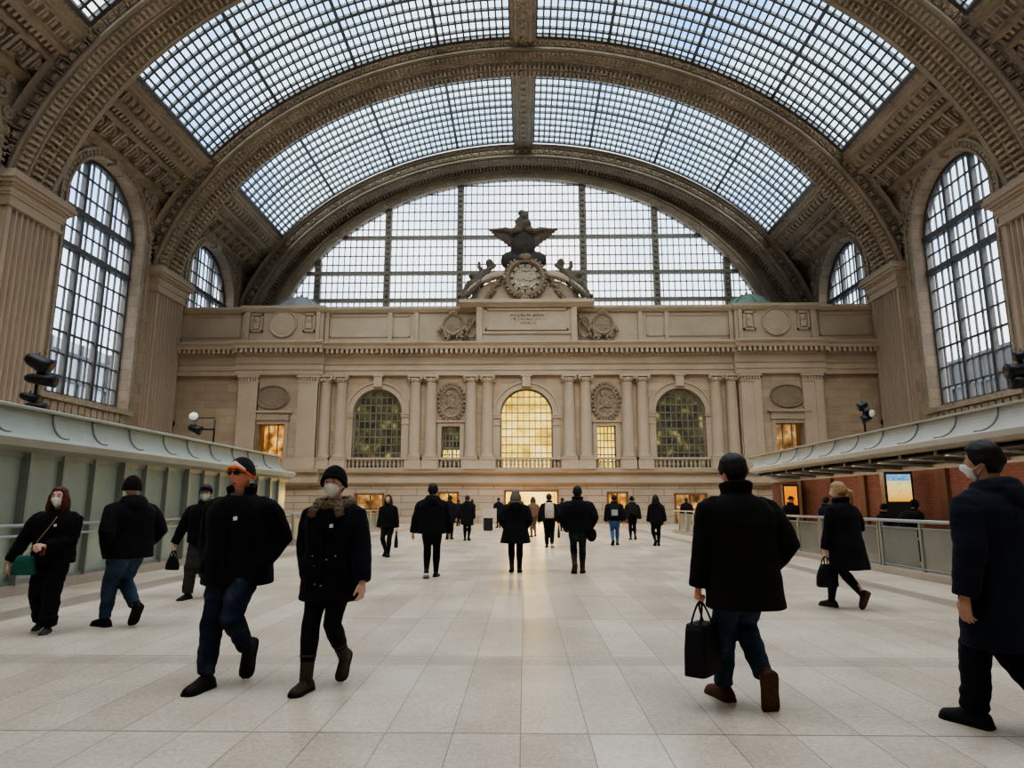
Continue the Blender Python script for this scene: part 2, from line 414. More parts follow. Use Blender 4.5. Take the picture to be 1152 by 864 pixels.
# ---- piers (fluted pilasters with moulded capitals)
def make_pier(side, yc, label):
    s = side; root = thing('pilaster', label, 'pilaster', (s*26.6, yc, 0), 0, 'fluted piers carrying the arch ribs')
    sh = MB(); hw = 1.85; nf = 8; prof = [(s*.49, -hw)]
    # front return, fluted inner face, back return  (local x: + towards the wall)
    fl = []
    margin = .22; w = (2*hw-2*margin)/nf
    fl.append((0, -hw))
    for k in range(nf):
        a0 = -hw+margin+k*w
        fl.append((0, a0+w*.12))
        for q in range(1, 7):
            ang = PI*q/7; fl.append((s*.30*math.sin(ang), a0+w*.5-math.cos(ang)*w*.38))
        fl.append((0, a0+w*.88))
    fl.append((0, hw))
    prof = [(s*.49, -hw)]
    for k in range(2):
        a0 = s*(.44-.2*k)
        prof += [(a0, -hw), (a0-s*.07, -hw+.07), (a0-s*.14, -hw)]
    prof += fl + [(s*.49, hw)]
    sh.extr_z(prof, 2.2, 16.6); sh.build('fluted_shaft', MT['pilaster'], root)
    b = MB()
    for z0, z1, e in ((0,1.5,.35),(1.5,1.75,.28),(1.75,2.0,.2),(2.0,2.2,.1)): b.box(min(-s*e, s*.49), max(-s*e, s*.49), -hw-e, hw+e, z0, z1)
    b.build('base', MT['pilaster'], root)
    c = MB()
    for z0, z1, e in ((16.6,16.8,.14),(16.8,17.15,.08),(17.15,17.3,.16),(17.3,17.6,.2),(17.6,17.75,.32),(17.75,17.95,.46),(17.95,18.2,.58),(18.2,18.4,.5)):
        c.box(min(-s*e, s*.49), max(-s*e, s*.49), -hw-e, hw+e, z0, z1)
    c.build('capital', MT['pilaster'], root)
for s, nm in ((-1,'left'),(1,'right')):
    for yc, q in ((19.5,'out of the picture'),(33.6,'nearest, cut by the picture edge'),(47.8,'farther one by the end building')):
        make_pier(s, yc, 'fluted stone pier with moulded capital, %s wall, %s' % (nm, q))

# ---- side walls with arched windows
BAYS = [(21.5,31.5,26.5,4.0),(35.5,45.5,40.4,4.0),(49.5,60.5,55.0,4.1)]
SILL, SPR = 7.65, 19.4
WX, RV = 27.1, .85
wn = [0]
def next_win(): wn[0] += 1; return 'window_%d' % wn[0]
def side_wall(s, nm):
    mb = MB(); ys = 12.0; na = 28
    for (y0, y1, yc, Rr) in BAYS:
        L, Rg = yc-Rr, yc+Rr; nxt = y1 + 2
        prev = y0-2 if y0 > 22 else 12.0
        if y0 > 22: prev = [b for b in BAYS if b[1] < y0][-1][1]+2
        end = y1+2
        q = lambda a, b, c, d: mb.add([(s*WX, a, c),(s*WX, b, c),(s*WX, b, d),(s*WX, a, d)], [(0,1,2,3)])
        q(prev, L, 0, 24.2); q(Rg, end, 0, 24.2); q(L, Rg, 0, SILL)
        arc = [(yc-Rr*math.cos(PI*k/na), SPR+Rr*math.sin(PI*k/na)) for k in range(na+1)]
        for k in range(na):
            (a, za), (b, zb) = arc[k], arc[k+1]
            mb.add([(s*WX,a,za),(s*WX,b,zb),(s*WX,b,24.2),(s*WX,a,24.2)], [(0,1,2,3)])
        hole = [(L, SILL)] + arc + [(Rg, SILL)]
        for k in range(len(hole)):
            (a, za), (b, zb) = hole[k], hole[(k+1) % len(hole)]
            mb.add([(s*WX,a,za),(s*WX,b,zb),(s*(WX+RV+.4),b,zb),(s*(WX+RV+.4),a,za)], [(0,1,2,3)])
    struct(mb.build('wall_'+nm, MT['wall_side']))
    # archivolts and carved spandrels
    for i, (y0, y1, yc, Rr) in enumerate(BAYS):
        tr = MB(); na = 40
        def sweep(r0, r1, d, z0=SILL):
            rings = []
            path = [(-1, z0)] + [(math.cos(PI-PI*k/na), None, PI-PI*k/na) for k in range(na+1)] + [(1, z0)]
            for p in path:
                ring = []
                for rr, dx in ((r0,0),(r0,d),(r1,d),(r1,0)):
                    if len(p) == 2: yy, zz = yc+p[0]*rr, z0
                    else: yy, zz = yc+rr*math.cos(p[2]), SPR+rr*math.sin(p[2])
                    ring.append(Vector((s*(WX-dx), yy, zz)))
                rings.append(ring)
            tr.loft(rings, False)
        sweep(Rr, Rr+.18, .16); sweep(Rr+.18, Rr+.55, .06); sweep(Rr+.55, Rr+.72, .2)
        for k in range(34):                              # carved voussoir blocks
            a = PI*(k+.5)/34; n_ = Vector((0, math.cos(a), math.sin(a))); t_ = Vector((0, -math.sin(a), math.cos(a)))
            tr.obox(Vector((s*(WX-.06), yc, SPR))+n_*(Rr+.36), t_, n_, Vector((-s,0,0)), .13, .16, .09, .7)
        tr.obox(Vector((s*(WX-.1), yc, SPR+Rr+.4)), Vector((0,1,0)), Vector((0,0,1)), Vector((-s,0,0)), .42, .62, .3, .8)   # keystone
        for sg in (-1, 1):                               # scrollwork in the spandrels
            for (dy, dz, rr) in ((4.3,3.2,.55),(3.7,3.9,.3),(4.9,2.2,.35),(4.75,3.95,.3),(4.85,1.2,.26)):
                c = Vector((s*(WX-.03), yc+sg*dy*(Rr/4), SPR+dz))
                tr.tube([c+Vector((-s*.07, math.cos(2*PI*k/14)*rr*(1-k/40), math.sin(2*PI*k/14)*rr*(1-k/40))) for k in range(20)], .09, 6)
                tr.ell(c, (.14, rr*.4, rr*.4), 8, 6)
            for q in range(7):
                c = Vector((s*(WX-.04), yc+sg*(Rr+.95), SPR-.4+q*.36)); tr.obox(c, Vector((0,1,0)), Vector((0,0,1)), Vector((-s,0,0)), .2+.02*q, .12, .07, .7)
        tr.box(min(s*(WX-.02), s*(WX-.28)), max(s*(WX-.02), s*(WX-.28)), yc-Rr-.5, yc+Rr+.5, SILL-.35, SILL)      # sill
        for q in range(13): tr.box(min(s*(WX-.01), s*(WX-.15)), max(s*(WX-.01), s*(WX-.15)), yc-Rr+.1+q*(2*Rr-.2)/13, yc-Rr-.2+(q+1)*(2*Rr-.2)/13+.15, SILL-1.0, SILL-.42)
        trim(tr, MT['rib'])
        # window
        nmw = next_win(); fr = MB(); X = s*(WX+RV); hw = .09
        def bar(a, b, w, d=.2): fr.bar(a, b, w, d, up=(1,0,0))
        inner = Rr
        def top(y): return SPR + math.sqrt(max(0, Rr**2-(y-yc)**2))
        nb = 12
        for k in range(nb+1):
            y = yc-Rr+2*Rr*k/nb; w = .3 if k in (0, 12) else .26 if k in (4, 8) else .075
            bar((X, y, SILL), (X, y, max(top(y), SPR)), w, .34 if w > .2 else .12)
        nr = 7
        for k in range(1, nr): z = SILL+(17.0-SILL)*k/nr; bar((X,yc-Rr,z),(X,yc+Rr,z), .085 if k != 3 else .12, .14)
        for z, w in ((SILL+.12,.3),(17.0,.3),(19.4,.36)): bar((X,yc-Rr,z),(X,yc+Rr,z), w, .5)
        bar((X,yc-Rr,18.2),(X,yc+Rr,18.2), .08, .12)
        for z in (20.7, 22.0): h = math.sqrt(max(0, Rr**2-(z-SPR)**2)); bar((X,yc-h,z),(X,yc+h,z), .085, .14)
        pts = [Vector((X, yc+(Rr-.1)*math.cos(PI*k/36), SPR+(Rr-.1)*math.sin(PI*k/36))) for k in range(37)]
        for a, b in zip(pts, pts[1:]): bar(a, b, .26, .3)
        w = struct(fr.build(nmw, MT['iron']))
        g = MB(); arc = [(X, yc-Rr*math.cos(PI*k/na), SPR+Rr*math.sin(PI*k/na)) for k in range(na+1)]
        g.add([(X,yc-Rr,SILL)]+arc+[(X,yc+Rr,SILL)], [tuple(range(na+3))]); g.build('pane', MT['win_glass'], w)
tn = [0]
def trim(mb, m):
    tn[0] += 1; return struct(mb.build('trim_%d' % tn[0], m))
side_wall(-1, 'left'); side_wall(1, 'right')

# ---- vault haunches (cornice + coffers) and skylights
HP = [(23.3,27.1),(23.36,26.7),(23.52,26.62),(23.54,26.36),(23.7,26.34),(23.72,26.1),(23.95,26.08),(24.5,25.5),(24.42,25.2),(24.85,25.2),(25.0,25.5),(25.3,25.25),(25.2,24.8),(25.5,24.75),(25.62,24.95),(26.45,24.15),(26.35,23.8),(27.15,23.6)]
def haunch(s, y0, y1):
    mb = MB(); mb.extr_y([(s*x, z) for x, z in HP], y0, y1)
    Y = Vector((0,1,0)); L = y1-y0
    def blk(i, yy, hl, hd, top=.75, f=.5, w=.42):
        a, b = HP[i], HP[i+1]; a = Vector((s*a[0],0,a[1])); b = Vector((s*b[0],0,b[1])); d = (b-a); l = d.length; d.normalize()
        nn = Vector((d.z,0,-d.x)); nn = nn if nn.z < 0 else -nn
        c = a+(b-a)*f; c.y = yy
        mb.obox(c+nn*hd*.7, Y, d, nn, hl, l*w, hd, top)
    n = int(L/.62)
    for k in range(n):                                   # leaf band under the glass
        yy = y0+(k+.5)*L/n
        blk(6, yy, .2, .12, .45); blk(6, yy+L/n/2, .05, .17, .9)
    n = int(L/.36)
    for k in range(n): blk(10, y0+(k+.5)*L/n, .1, .2, .9, w=.46)
    n = int(L/.5)
    for k in range(n): blk(1, y0+(k+.5)*L/n, .12, .06, .7)
    n = int(L/1.25)
    for k in range(n):                                   # coffers
        yy = y0+(k+.5)*L/n
        blk(14, yy-.5*L/n, .1, .24, 1, w=.5); blk(14, yy, .3, .17, .45)
        for q in (-.36, .36): blk(14, yy+q, .06, .24, .7, w=.46)
        blk(14, yy, .12, .28, .3)
    trim(mb, MT['vault'])
def skylight(y0, y1):
    nl = 104; t0 = math.acos(23.4/28.3); E = Ell(28.3, 22.3, t0, nl); fr = MB(); rows = max(8, round((y1-y0)/.98)); Y = Vector((0,1,0))
    for i, t in enumerate(E.ts):
        n_, tn_ = E.frame(t); q = E.p(t); thick = i % 13 == 0
        fr.obox(Vector((q[0], (y0+y1)/2, q[1])), tn_, Y, n_, .12 if thick else .068, (y1-y0)/2, .16 if thick else .1)
    for k in range(rows+1):
        y = y0+(y1-y0)*k/rows; w = .14 if k in (0, rows) or k == rows//2 else .09
        for a in range(nl):
            t = (E.ts[a]+E.ts[a+1])/2; n_, tn_ = E.frame(t); q = E.p(t)
            fr.obox(Vector((q[0], y, q[1])), tn_, Y, n_, E.L/nl/2, w, .09)
    w = struct(fr.build(next_win(), MT['iron_grey'], recalc=False))
    g = MB(); vs = []
    for t in E.ts:
        q = E.p(t, .06); vs += [(q[0], y0, q[1]), (q[0], y1, q[1])]
    g.add(vs, [(2*i, 2*i+1, 2*i+3, 2*i+2) for i in range(nl)], True); g.build('pane', MT['sky_glass'], w)
    bm_ = MB(); z = ZC+22.3
    bm_.extr_y([(-1.0,z+.1),(-.95,z-.25),(-.72,z-.3),(-.68,z-.5),(-.45,z-.55),(-.4,z-.42),(.4,z-.42),(.45,z-.55),(.68,z-.5),(.72,z-.3),(.95,z-.25),(1.0,z+.1)], y0, y1, closed=True)
    n = int((y1-y0)/.8)
    for k in range(n): bm_.obox((0, y0+(k+.5)*(y1-y0)/n, z-.45), Vector((1,0,0)), Y, Vector((0,0,-1)), .3, .27, .08, .55)
    o = bm_.build('ridge_beam', MT['rib'], None); tag(o, RIDGE[y0], 'beam', 'carved ridge beams of the glass roof')
RIDGE = {21.5:'carved ridge beam of the glass roof straight overhead, out of the picture', 35.5:'carved ridge beam splitting the nearer glass roof bay at the top edge', 49.5:'carved ridge beam splitting the farther glass roof bay'}
for (y0, y1, yc, Rr) in BAYS:
    for s in (-1, 1): haunch(s, y0-2.0 if y0 > 22 else y0-4.0, y1+2.0)
    skylight(y0, y1)

# ---- the hall continues behind the viewer
def rear_hall():
    for s, nm in ((-1, 'left'), (1, 'right')):
        b = MB(); b.box(min(s*WX, s*28.4), max(s*WX, s*28.4), -9, 12, 0, 24.2); struct(b.build('wall_%s_rear' % nm, MT['wall_side']))
        haunch(s, -9, 17.5)
    b = MB(); b.box(-28, 28, -9.4, -9, 0, 38); struct(b.build('wall_rear', MT['wall_end']))
    t0 = math.acos(23.4/28.3); E = Ell(28.3, 22.3, t0, 40); c = MB(); vs = []
    for t in E.ts: p = E.p(t); vs += [(p[0], -9, p[1]), (p[0], 17.6, p[1])]
    c.add(vs, [(2*i, 2*i+1, 2*i+3, 2*i+2) for i in range(40)], True); struct(c.build('window_rear', MT['sky_glass_dim']))
rear_hall()

# ---- end wall with the great half-round window
YE = 62.5; LX = -.25
def end_wall():
    a, b = 24.5, 19.5; n = 80; E = Ell(a, b, .0, n, ZC, LX); mb = MB(); F = Ell(28.35, 22.25, .0, n)
    vs = []
    for t in E.ts:
        p, q = E.p(t), F.p(t)
        if q[1] < 26.9: q = F.p(t, 1.6)
        vs += [(p[0], YE, p[1]), (q[0], YE, q[1])]
    mb.add(vs, [(2*i, 2*i+2, 2*i+3, 2*i+1) for i in range(n)])
    mb.box(-30, 30, YE, YE+.4, 0, 19.4)
    vs = []
    for t in E.ts: p = E.p(t); vs += [(p[0], YE, p[1]), (p[0], YE+.9, p[1])]
    mb.add(vs, [(2*i, 2*i+2, 2*i+3, 2*i+1) for i in range(n)])
    struct(mb.build('wall_back', MT['wall_end']))
    tr = MB(); n2 = 200; E2 = Ell(a, b, .2, n2, ZC, LX); Y = Vector((0,1,0))
    rings = [[Vector((*E2.p(t, r)[:1], YE+y, E2.p(t, r)[1])) for r, y in ((-.05,.3),(-.05,-.05),(.1,-.16),(.55,-.16),(.6,-.3),(.8,-.3),(.85,.0))] for t in E2.ts]
    tr.loft(rings, False, closed=False)
    for i in range(n2):
        t = (E2.ts[i]+E2.ts[i+1])/2; n_, t_ = E2.frame(t); q = E2.p(t, .32); tr.obox(Vector((q[0], YE-.16, q[1])), t_, n_, -Y, .1, .17, .09, .6)
    trim(tr, MT['rib'])
    # the window itself
    fr = MB(); yw = YE+.6
    def zt(x): return ZC + b*math.sqrt(max(0, 1-((x-LX)/a)**2))
    Z0 = 19.4
    thick = [LX-20.2, LX-13.3, LX-6.1, LX+6.1, LX+13.3, LX+20.2]
    x = LX-24; k = 0
    while x < LX+24:
        t_ = zt(x)
        if t_ > Z0+.3 and min(abs(x-q) for q in thick) > .3: fr.box(x-.045, x+.045, yw-.06, yw+.06, Z0, t_)
        x += .575
    for q in thick: fr.box(q-.32, q+.32, yw-.35, yw+.1, Z0, zt(q))
    zs = [20.2+.93*k for k in range(15)]
    for k, z in enumerate(zs):
        if z > ZC+b: continue
        h = a*math.sqrt(max(0, 1-((z-ZC)/b)**2)); w = .2 if k in (1, 4, 8) else .05
        fr.box(LX-h, LX+h, yw-(.25 if w > .1 else .06), yw+.06, z-w, z+w)
    fr.box(LX-24.4, LX+24.4, yw-.4, yw+.2, Z0-.1, 20.25)
    w = struct(fr.build(next_win(), MT['bronze_frame']))
    orn = MB()
    for q in thick:                                   # bronze studs down the thick mullions
        z = Z0+.5
        while z < zt(q)-.4:
            orn.obox((q, yw-.38, z), Vector((1,0,0)), Vector((0,0,1)), Vector((0,-1,0)), .2, .16, .06, .4); z += .55
    orn.build('mullion_ornament', MT['bronze'], w)
    E3 = Ell(a, b, .25, 60, ZC, LX); g = MB(); vs = [(E3.p(t)[0], yw, E3.p(t)[1]) for t in E3.ts]; vs += [(vs[-1][0], yw, Z0), (vs[0][0], yw, Z0)]
    g.add(vs, [tuple(range(len(vs)))]); g.build('pane', MT['lun_glass'], w)
end_wall()
# ================================================================= THE STONE BUILDING AT THE END
V = Vector
def fx(x): return x + XF
def wall_open(mb, x0, x1, z0, z1, y, ops, depth=.5, na=20):
    """front face at y with openings: (xc, w, zb, zt, arched); reveals run back by depth"""
    xs = x0
    for xc, w, zb, zt, ar in sorted(ops):
        l, r = xc-w/2, xc+w/2
        q = lambda a, b, c, d: mb.add([(a,y,c),(b,y,c),(b,y,d),(a,y,d)], [(0,1,2,3)])
        q(xs, l, z0, z1)
        if zb > z0: q(l, r, z0, zb)
        if ar:
            R_ = w/2; zs = zt-R_; arc = [(xc-R_*math.cos(PI*k/na), zs+R_*math.sin(PI*k/na)) for k in range(na+1)]
            for (a, za), (b, zb2) in zip(arc, arc[1:]): mb.add([(a,y,za),(b,y,zb2),(b,y,z1),(a,y,z1)], [(0,1,2,3)])
            ring = [(l, zb)] + arc + [(r, zb)]
        else:
            q(l, r, zt, z1); ring = [(l,zb),(l,zt),(r,zt),(r,zb)]
        for k in range(len(ring)):
            (a, za), (b, zb2) = ring[k], ring[(k+1) % len(ring)]
            mb.add([(a,y,za),(b,y,zb2),(b,y+depth,zb2),(a,y+depth,za)], [(0,1,2,3)])
        xs = r
    mb.add([(xs,y,z0),(x1,y,z0),(x1,y,z1),(xs,y,z1)], [(0,1,2,3)])

ARCH = [(-11.5, 3.76, 4.0, 10.1), (-.14, 4.0, 4.0, 10.1), (11.5, 3.76, 4.0, 10.1)]
NARROW = [(-5.88, 1.4, 4.0, 7.2), (5.88, 1.4, 4.0, 7.2)]
PAVW = [(-19.5, 2.1, 4.0, 7.35), (19.5, 2.1, 4.0, 7.35)]
DOORS = [(-11.9, 2.1, 0, 2.2), (-6.0, 1.45, 0, 2.3), (.2, 3.9, 0, 2.42), (6.6, 1.45, 0, 2.3), (12.0, 2.3, 0, 2.2)]
def facade():
    mb = MB()
    wall_open(mb, -27.0, 27.0, 0, 3.0, YF, [(fx(x), w, a, b, False) for x, w, a, b in DOORS], .6)
    struct(mb.build('wall_facade_lower', MT['fac_rust']))
    mb = MB()
    wall_open(mb, -22.2+XF+6.3, 22.2+XF-6.3, 3.0, 11.2, YF, [(fx(x), w, a, b, True) for x, w, a, b in ARCH] + [(fx(x), w, a, b, False) for x, w, a, b in NARROW], .55)
    for s in (-1, 1):
        lo, hi = sorted((fx(s*22.2), fx(s*15.9)))
        wall_open(mb, lo, hi, 3.0, 11.2, YF-.4, [(fx(x), w, a, b, False) for x, w, a, b in PAVW if x*s > 0], .8)
        for e in (lo, hi): mb.box(e-.01, e+.01, YF-.4, YF+.1, 3.0, 11.2)
        a, b = sorted((fx(s*22.2), s*27.0)); mb.box(a, b, YF+.1, YF+.5, 3.0, 11.2)
    struct(mb.build('wall_facade_upper', MT['fac']))
    # roof mass
    mb = MB(); mb.box(-27.0, 27.0, YF+3.2, YF+3.5, 0, 16.2); mb.box(-27.0, 27.0, YF+.5, YF+5.5, 16.0, 16.25); struct(mb.build('wall_facade_inner', MT['fac_plain']))
    # ledges, entablature, attic (continuous mouldings that break forward over the pavilions)
    def mould(prof, x0, x1, y): tr.extr_x([(y-d, z) for d, z in prof], x0, x1)
    tr = MB()
    led = [(-.2,2.78),(.12,2.78),(.2,2.86),(.34,2.95),(.34,3.2),(.22,3.3),(.16,3.36),(.16,3.6),(.3,3.66),(.5,3.72),(.56,3.95),(-.2,3.95)]
    mould(led, -27.0, 27.0, YF)
    for s in (-1, 1): mould(led, *sorted((fx(s*15.6), fx(s*22.4))), YF-.4)
    trim(tr, MT['fac_plain'])
    tr = MB()
    ent = [(-.3,11.1),(.38,11.1),(.38,11.45),(.46,11.48),(.46,11.85),(.6,11.95),(.62,12.02),(.34,12.06),(.34,12.55),(.42,12.6),(.42,12.66),(.5,12.7),(.5,13.0),(1.0,13.05),(1.05,13.25),(1.25,13.45),(1.25,13.55),(-.3,13.62)]
    mould(ent, -27.0, 27.0, YF)
    for s in (-1, 1): mould(ent, *sorted((fx(s*15.6), fx(s*22.4))), YF-.4)
    x = -26.9
    while x < 26.9:
        pav = 15.6 < abs(x-XF) < 22.4; y = YF-(.4 if pav else 0)
        tr.box(x, x+.2, y-.98, y-.4, 12.72, 13.03); x += .38
    trim(tr, MT['fac_plain'])
    tr = MB()
    tr.box(-27.0, 27.0, YF+.05, YF+.6, 13.5, 16.3)
    mould([(-.1,13.5),(.22,13.5),(.22,13.75),(.12,13.85),(-.1,13.85)], -27.0, 27.0, YF)
    mould([(-.6,16.15),(.1,16.15),(.22,16.3),(.3,16.42),(.3,16.6),(-.6,16.66)], -27.0, 27.0, YF)
    def frame(xa, xb, za, zb, y, w=.12, d=.1):
        for a, b, c, e in ((xa, xb, za, za+w), (xa, xb, zb-w, zb), (xa, xa+w, za, zb), (xb-w, xb, za, zb)): tr.box(a, b, y-d, y+.05, c, e)
    for s in (-1, 1):
        lo, hi = sorted((fx(s*15.9), fx(s*22.2)))
        tr.box(lo, hi, YF-.35, YF+.2, 13.5, 16.2)
        mould([(-.1,13.5),(.25,13.5),(.25,13.8),(.1,13.9),(-.1,13.9)], lo-.1, hi+.1, YF-.35)
        mould([(-.6,16.15),(.1,16.15),(.22,16.3),(.3,16.42),(.3,16.62),(-.6,16.7)], lo-.15, hi+.15, YF-.35)
        for e in (-2.75, 2.75): tr.box(fx(s*19.05)+e-.14, fx(s*19.05)+e+.14, YF-.5, YF, 13.85, 16.15)
        # recessed square panels with a carved boss either side of the roundel
        for e in (-2.05, 2.05):
            c = fx(s*19.05)+e; frame(c-.48, c+.48, 14.55, 16.0, YF-.35, .14, .12); tr.box(c-.2, c+.2, YF-.5, YF-.3, 14.8, 15.3); tr.ell((c, YF-.42, 15.5), (.2,.16,.3), 10, 8)
        for a, b in ((22.5, 26.3), (9.2, 10.6), (10.9, 15.5)):
            lo, hi = sorted((fx(s*a), fx(s*b))); frame(lo, hi, 14.2, 15.95, YF+.05, .1, .07)
        for e in (8.7, 10.75, 15.7): tr.box(fx(s*e)-.16, fx(s*e)+.16, YF-.12, YF+.1, 13.85, 16.15)
    # centre block with the framed inscription panel
    tr.box(fx(-3.95), fx(3.75), YF-.6, YF+.3, 13.55, 16.35)
    frame(fx(-3.3), fx(3.1), 14.55, 16.25, YF-.6, .14, .12)
    mould([(-.2,14.2),(.66,14.2),(.74,14.32),(.66,14.42),(-.2,14.42)], fx(-3.6), fx(3.4), YF-.0)
    for e in (-3.75, 3.55): tr.box(fx(e)-.22, fx(e)+.22, YF-.75, YF, 13.55, 16.4)
    mould([(-.8,16.35),(.75,16.35),(.9,16.5),(1.1,16.65),(1.1,16.9),(-.8,17.0)], fx(-5.3), fx(5.1), YF)
    trim(tr, MT['fac_plain'])
    # weathered illegible inscription: rows of shallow worn strokes
    ins = MB(); rnd = random.Random(11)
    for z, xa, xb in ((15.72,-1.45,1.3),(15.42,-1.25,1.45),(15.12,-.55,.65)):
        x = xa
        while x < xb:
            w = rnd.uniform(.03,.05); h = rnd.uniform(.07,.12)
            ins.box(fx(x), fx(x)+w, YF-.625, YF-.59, z-h, z+h)
            if rnd.random() < .6: ins.box(fx(x), fx(x)+.12, YF-.625, YF-.59, z+rnd.uniform(-.1,.08), z+rnd.uniform(-.1,.08)+.035)
            x += rnd.uniform(.11,.2)
    o = ins.build('worn_inscription', MT['fac_dark']); o['kind'] = 'stuff'
    tag(o, 'worn unreadable carved inscription on the central panel of the end building', 'inscription', kind='stuff')
facade()

# ---- columns (engaged, in pairs) and flat pilasters
def make_column(x, label):
    root = thing('column', label, 'column', (fx(x), YF-.12, 3.95), 0, 'engaged columns of the end building')
    b = MB(); b.box(-.62,.62,-.55,.2,0,.72); b.box(-.68,.68,-.6,.2,.72,.86); b.build('pedestal', MT['column'], root)
    c = MB(); c.lathe([(.56,.86),(.56,.98),(.5,1.0),(.53,1.08),(.46,1.14),(.455,1.2),(.45,2.5),(.44,4.2),(.4,6.45),(.43,6.5),(.4,6.55)], (0,0,0), 24); c.build('shaft', MT['column'], root)
    k = MB(); k.lathe([(.4,6.55),(.42,6.7),(.5,6.85),(.52,6.9)], (0,0,0), 20); k.box(-.58,.58,-.56,.3,6.98,7.16)
    for q in range(12): a = 2*PI*q/12; k.ell((.47*math.cos(a), .47*math.sin(a), 6.78), (.09,.09,.17), 8, 6)
    for sx in (-1, 1): k.tube([(sx*.46+sx*math.cos(t)*.12*(1-t/14), -.48, 6.86+math.sin(t)*.12*(1-t/14)) for t in [j*.6 for j in range(16)]], .045, 6)
    k.build('capital', MT['fac_plain'], root); return root
CX = [(-14.35,'outer'),(-15.6,'outermost'),(-8.64,'third'),(-7.41,'fourth'),(-4.38,'fifth'),(-3.15,'sixth')]
ordinal = ['leftmost','second','third','fourth','fifth','sixth','seventh','eighth','ninth','tenth','eleventh','rightmost']
xs_ = sorted([-15.5,-14.3,-8.6,-7.4,-4.35,-3.1,3.1,4.35,7.5,8.65,14.2,15.4])
near = ['left of the left arched window, outer of its pair','left of the left arched window, inner of its pair','between left arched window and left medallion, outer of its pair','just left of the left oval medallion','just right of the left oval medallion','directly left of the glowing yellow window','directly right of the glowing yellow window','just left of the right oval medallion','just right of the right oval medallion','directly left of the right arched window','right of the right arched window, inner of its pair','right of the right arched window, outer of its pair']
for x, q in zip(xs_, near): make_column(x, 'round stone column ' + q)
for s, nm in ((-1,'left'),(1,'right')):
    for x, w, q in ((21.35,1.5,'outer'),(16.75,1.5,'inner')):
        root = thing('flat_pilaster', 'flat stone pilaster on the %s of the %s end pavilion with oval plaque' % ('outer side' if q == 'outer' else 'inner side', nm), 'pilaster', (fx(s*x), YF-.4, 3.95), 0, 'flat pilasters of the end pavilions')
        b = MB(); b.box(-w/2-.1,w/2+.1,-.3,.02,0,.85); b.build('pedestal', MT['column'], root)
        b = MB(); b.box(-w/2,w/2,-.2,.02,.85,6.55); b.box(-w/2+w*.62,w/2,-.26,.02,.85,6.55); b.build('shaft', MT['column'], root)
        b = MB(); b.box(-w/2-.06,w/2+.06,-.28,.02,6.55,6.7); b.box(-w/2-.1,w/2+.1,-.34,.02,6.95,7.16)
        for q_ in range(7): b.ell((-w/2+.1+q_*(w-.2)/6,-.24,6.8),(.1,.1,.18),8,6)
        b.build('capital', MT['fac_plain'], root)

# ---- balustrades
def balustrade(x0, x1, y, label):
    root = thing('balustrade', label, 'balustrade', ((x0+x1)/2, y, 3.95), 0, 'stone balustrades under the windows'); h = (x1-x0)/2
    b = MB(); b.box(-h,h,-.16,.16,.72,.87); b.build('top_rail', MT['column'], root)
    b = MB(); b.box(-h,h,-.16,.16,0,.12); b.build('bottom_rail', MT['column'], root)
    n = max(3, int(2*h/.3)); bal = MB(); bal.lathe([(.07,.12),(.07,.16),(.05,.2),(.1,.32),(.11,.38),(.05,.58),(.05,.64),(.075,.68),(.075,.72)], (0,0,0), 10)
    first = None
    for k in range(n):
        if first is None: first = o = bal.build('baluster', MT['column'], root)
        else: o = first.copy(); COL.objects.link(o); o.parent = root
        o.location = (-h+(k+.5)*2*h/n, 0, 0)
for x0, x1, lb in ((-13.6,-9.3,'under the left arched window'),(-6.7,-5.05,'under the left narrow window'),(-2.4,2.4,'under the glowing yellow window'),(5.05,6.8,'under the right narrow window'),(9.35,13.5,'under the right arched window'),(-20.6,-18.3,'under the left pavilion window'),(18.3,20.6,'under the right pavilion window')):
    balustrade(fx(x0), fx(x1), YF-.3 if abs(x0) < 17 else YF-.7, 'low stone balustrade '+lb)
tr = MB()
for a, b in ((-16.2,-13.6),(-9.3,-6.7),(-5.05,-2.4),(2.4,5.05),(6.8,9.35),(13.5,16.1)): tr.box(fx(a), fx(b), YF-.5, YF-.02, 3.95, 4.78)
for s in (-1, 1):
    for a, b in ((20.6,22.3),(15.9,18.3)):
        lo, hi = sorted((fx(s*a), fx(s*b))); tr.box(lo, hi, YF-.9, YF-.42, 3.95, 4.78)
    lo, hi = sorted((fx(s*22.3), s*27.0)); tr.box(lo, hi, YF-.25, YF+.1, 3.95, 4.5)
trim(tr, MT['column'])

# ---- window surrounds, medallions
tr = MB()
for xc, w, zb, zt in ARCH:
    R_ = w/2; zs = zt-R_; c = V((fx(xc), YF, zs)); na = 28
    for r0, r1, d in ((0,.12,.12),(.12,.42,.07),(.42,.55,.18)):
        rings = []
        for k in range(na+1):
            a = PI-PI*k/na; rings.append([c+V((math.cos(a)*(R_+rr), -dd, math.sin(a)*(R_+rr))) for rr, dd in ((r0,0),(r0,d),(r1,d),(r1,0))])
        tr.loft(rings, False)
    for s in (-1, 1):
        x = fx(xc)+s*(R_+.27); tr.box(x-.27, x+.27, YF-.1, YF+.02, zb, zs-.3); tr.box(x-.34, x+.34, YF-.2, YF+.02, zs-.3, zs-.02); tr.box(x-.3, x+.3, YF-.26, YF+.02, zs-.1, zs)
        tr.box(x-.3, x+.3, YF-.16, YF+.02, zs-.85, zs-.7)
    tr.obox((fx(xc), YF-.12, zt+.55), V((1,0,0)), V((0,0,1)), V((0,-1,0)), .36, .5, .26, .85); tr.box(fx(xc)-.42, fx(xc)+.42, YF-.42, YF, zt+.9, zt+1.02)
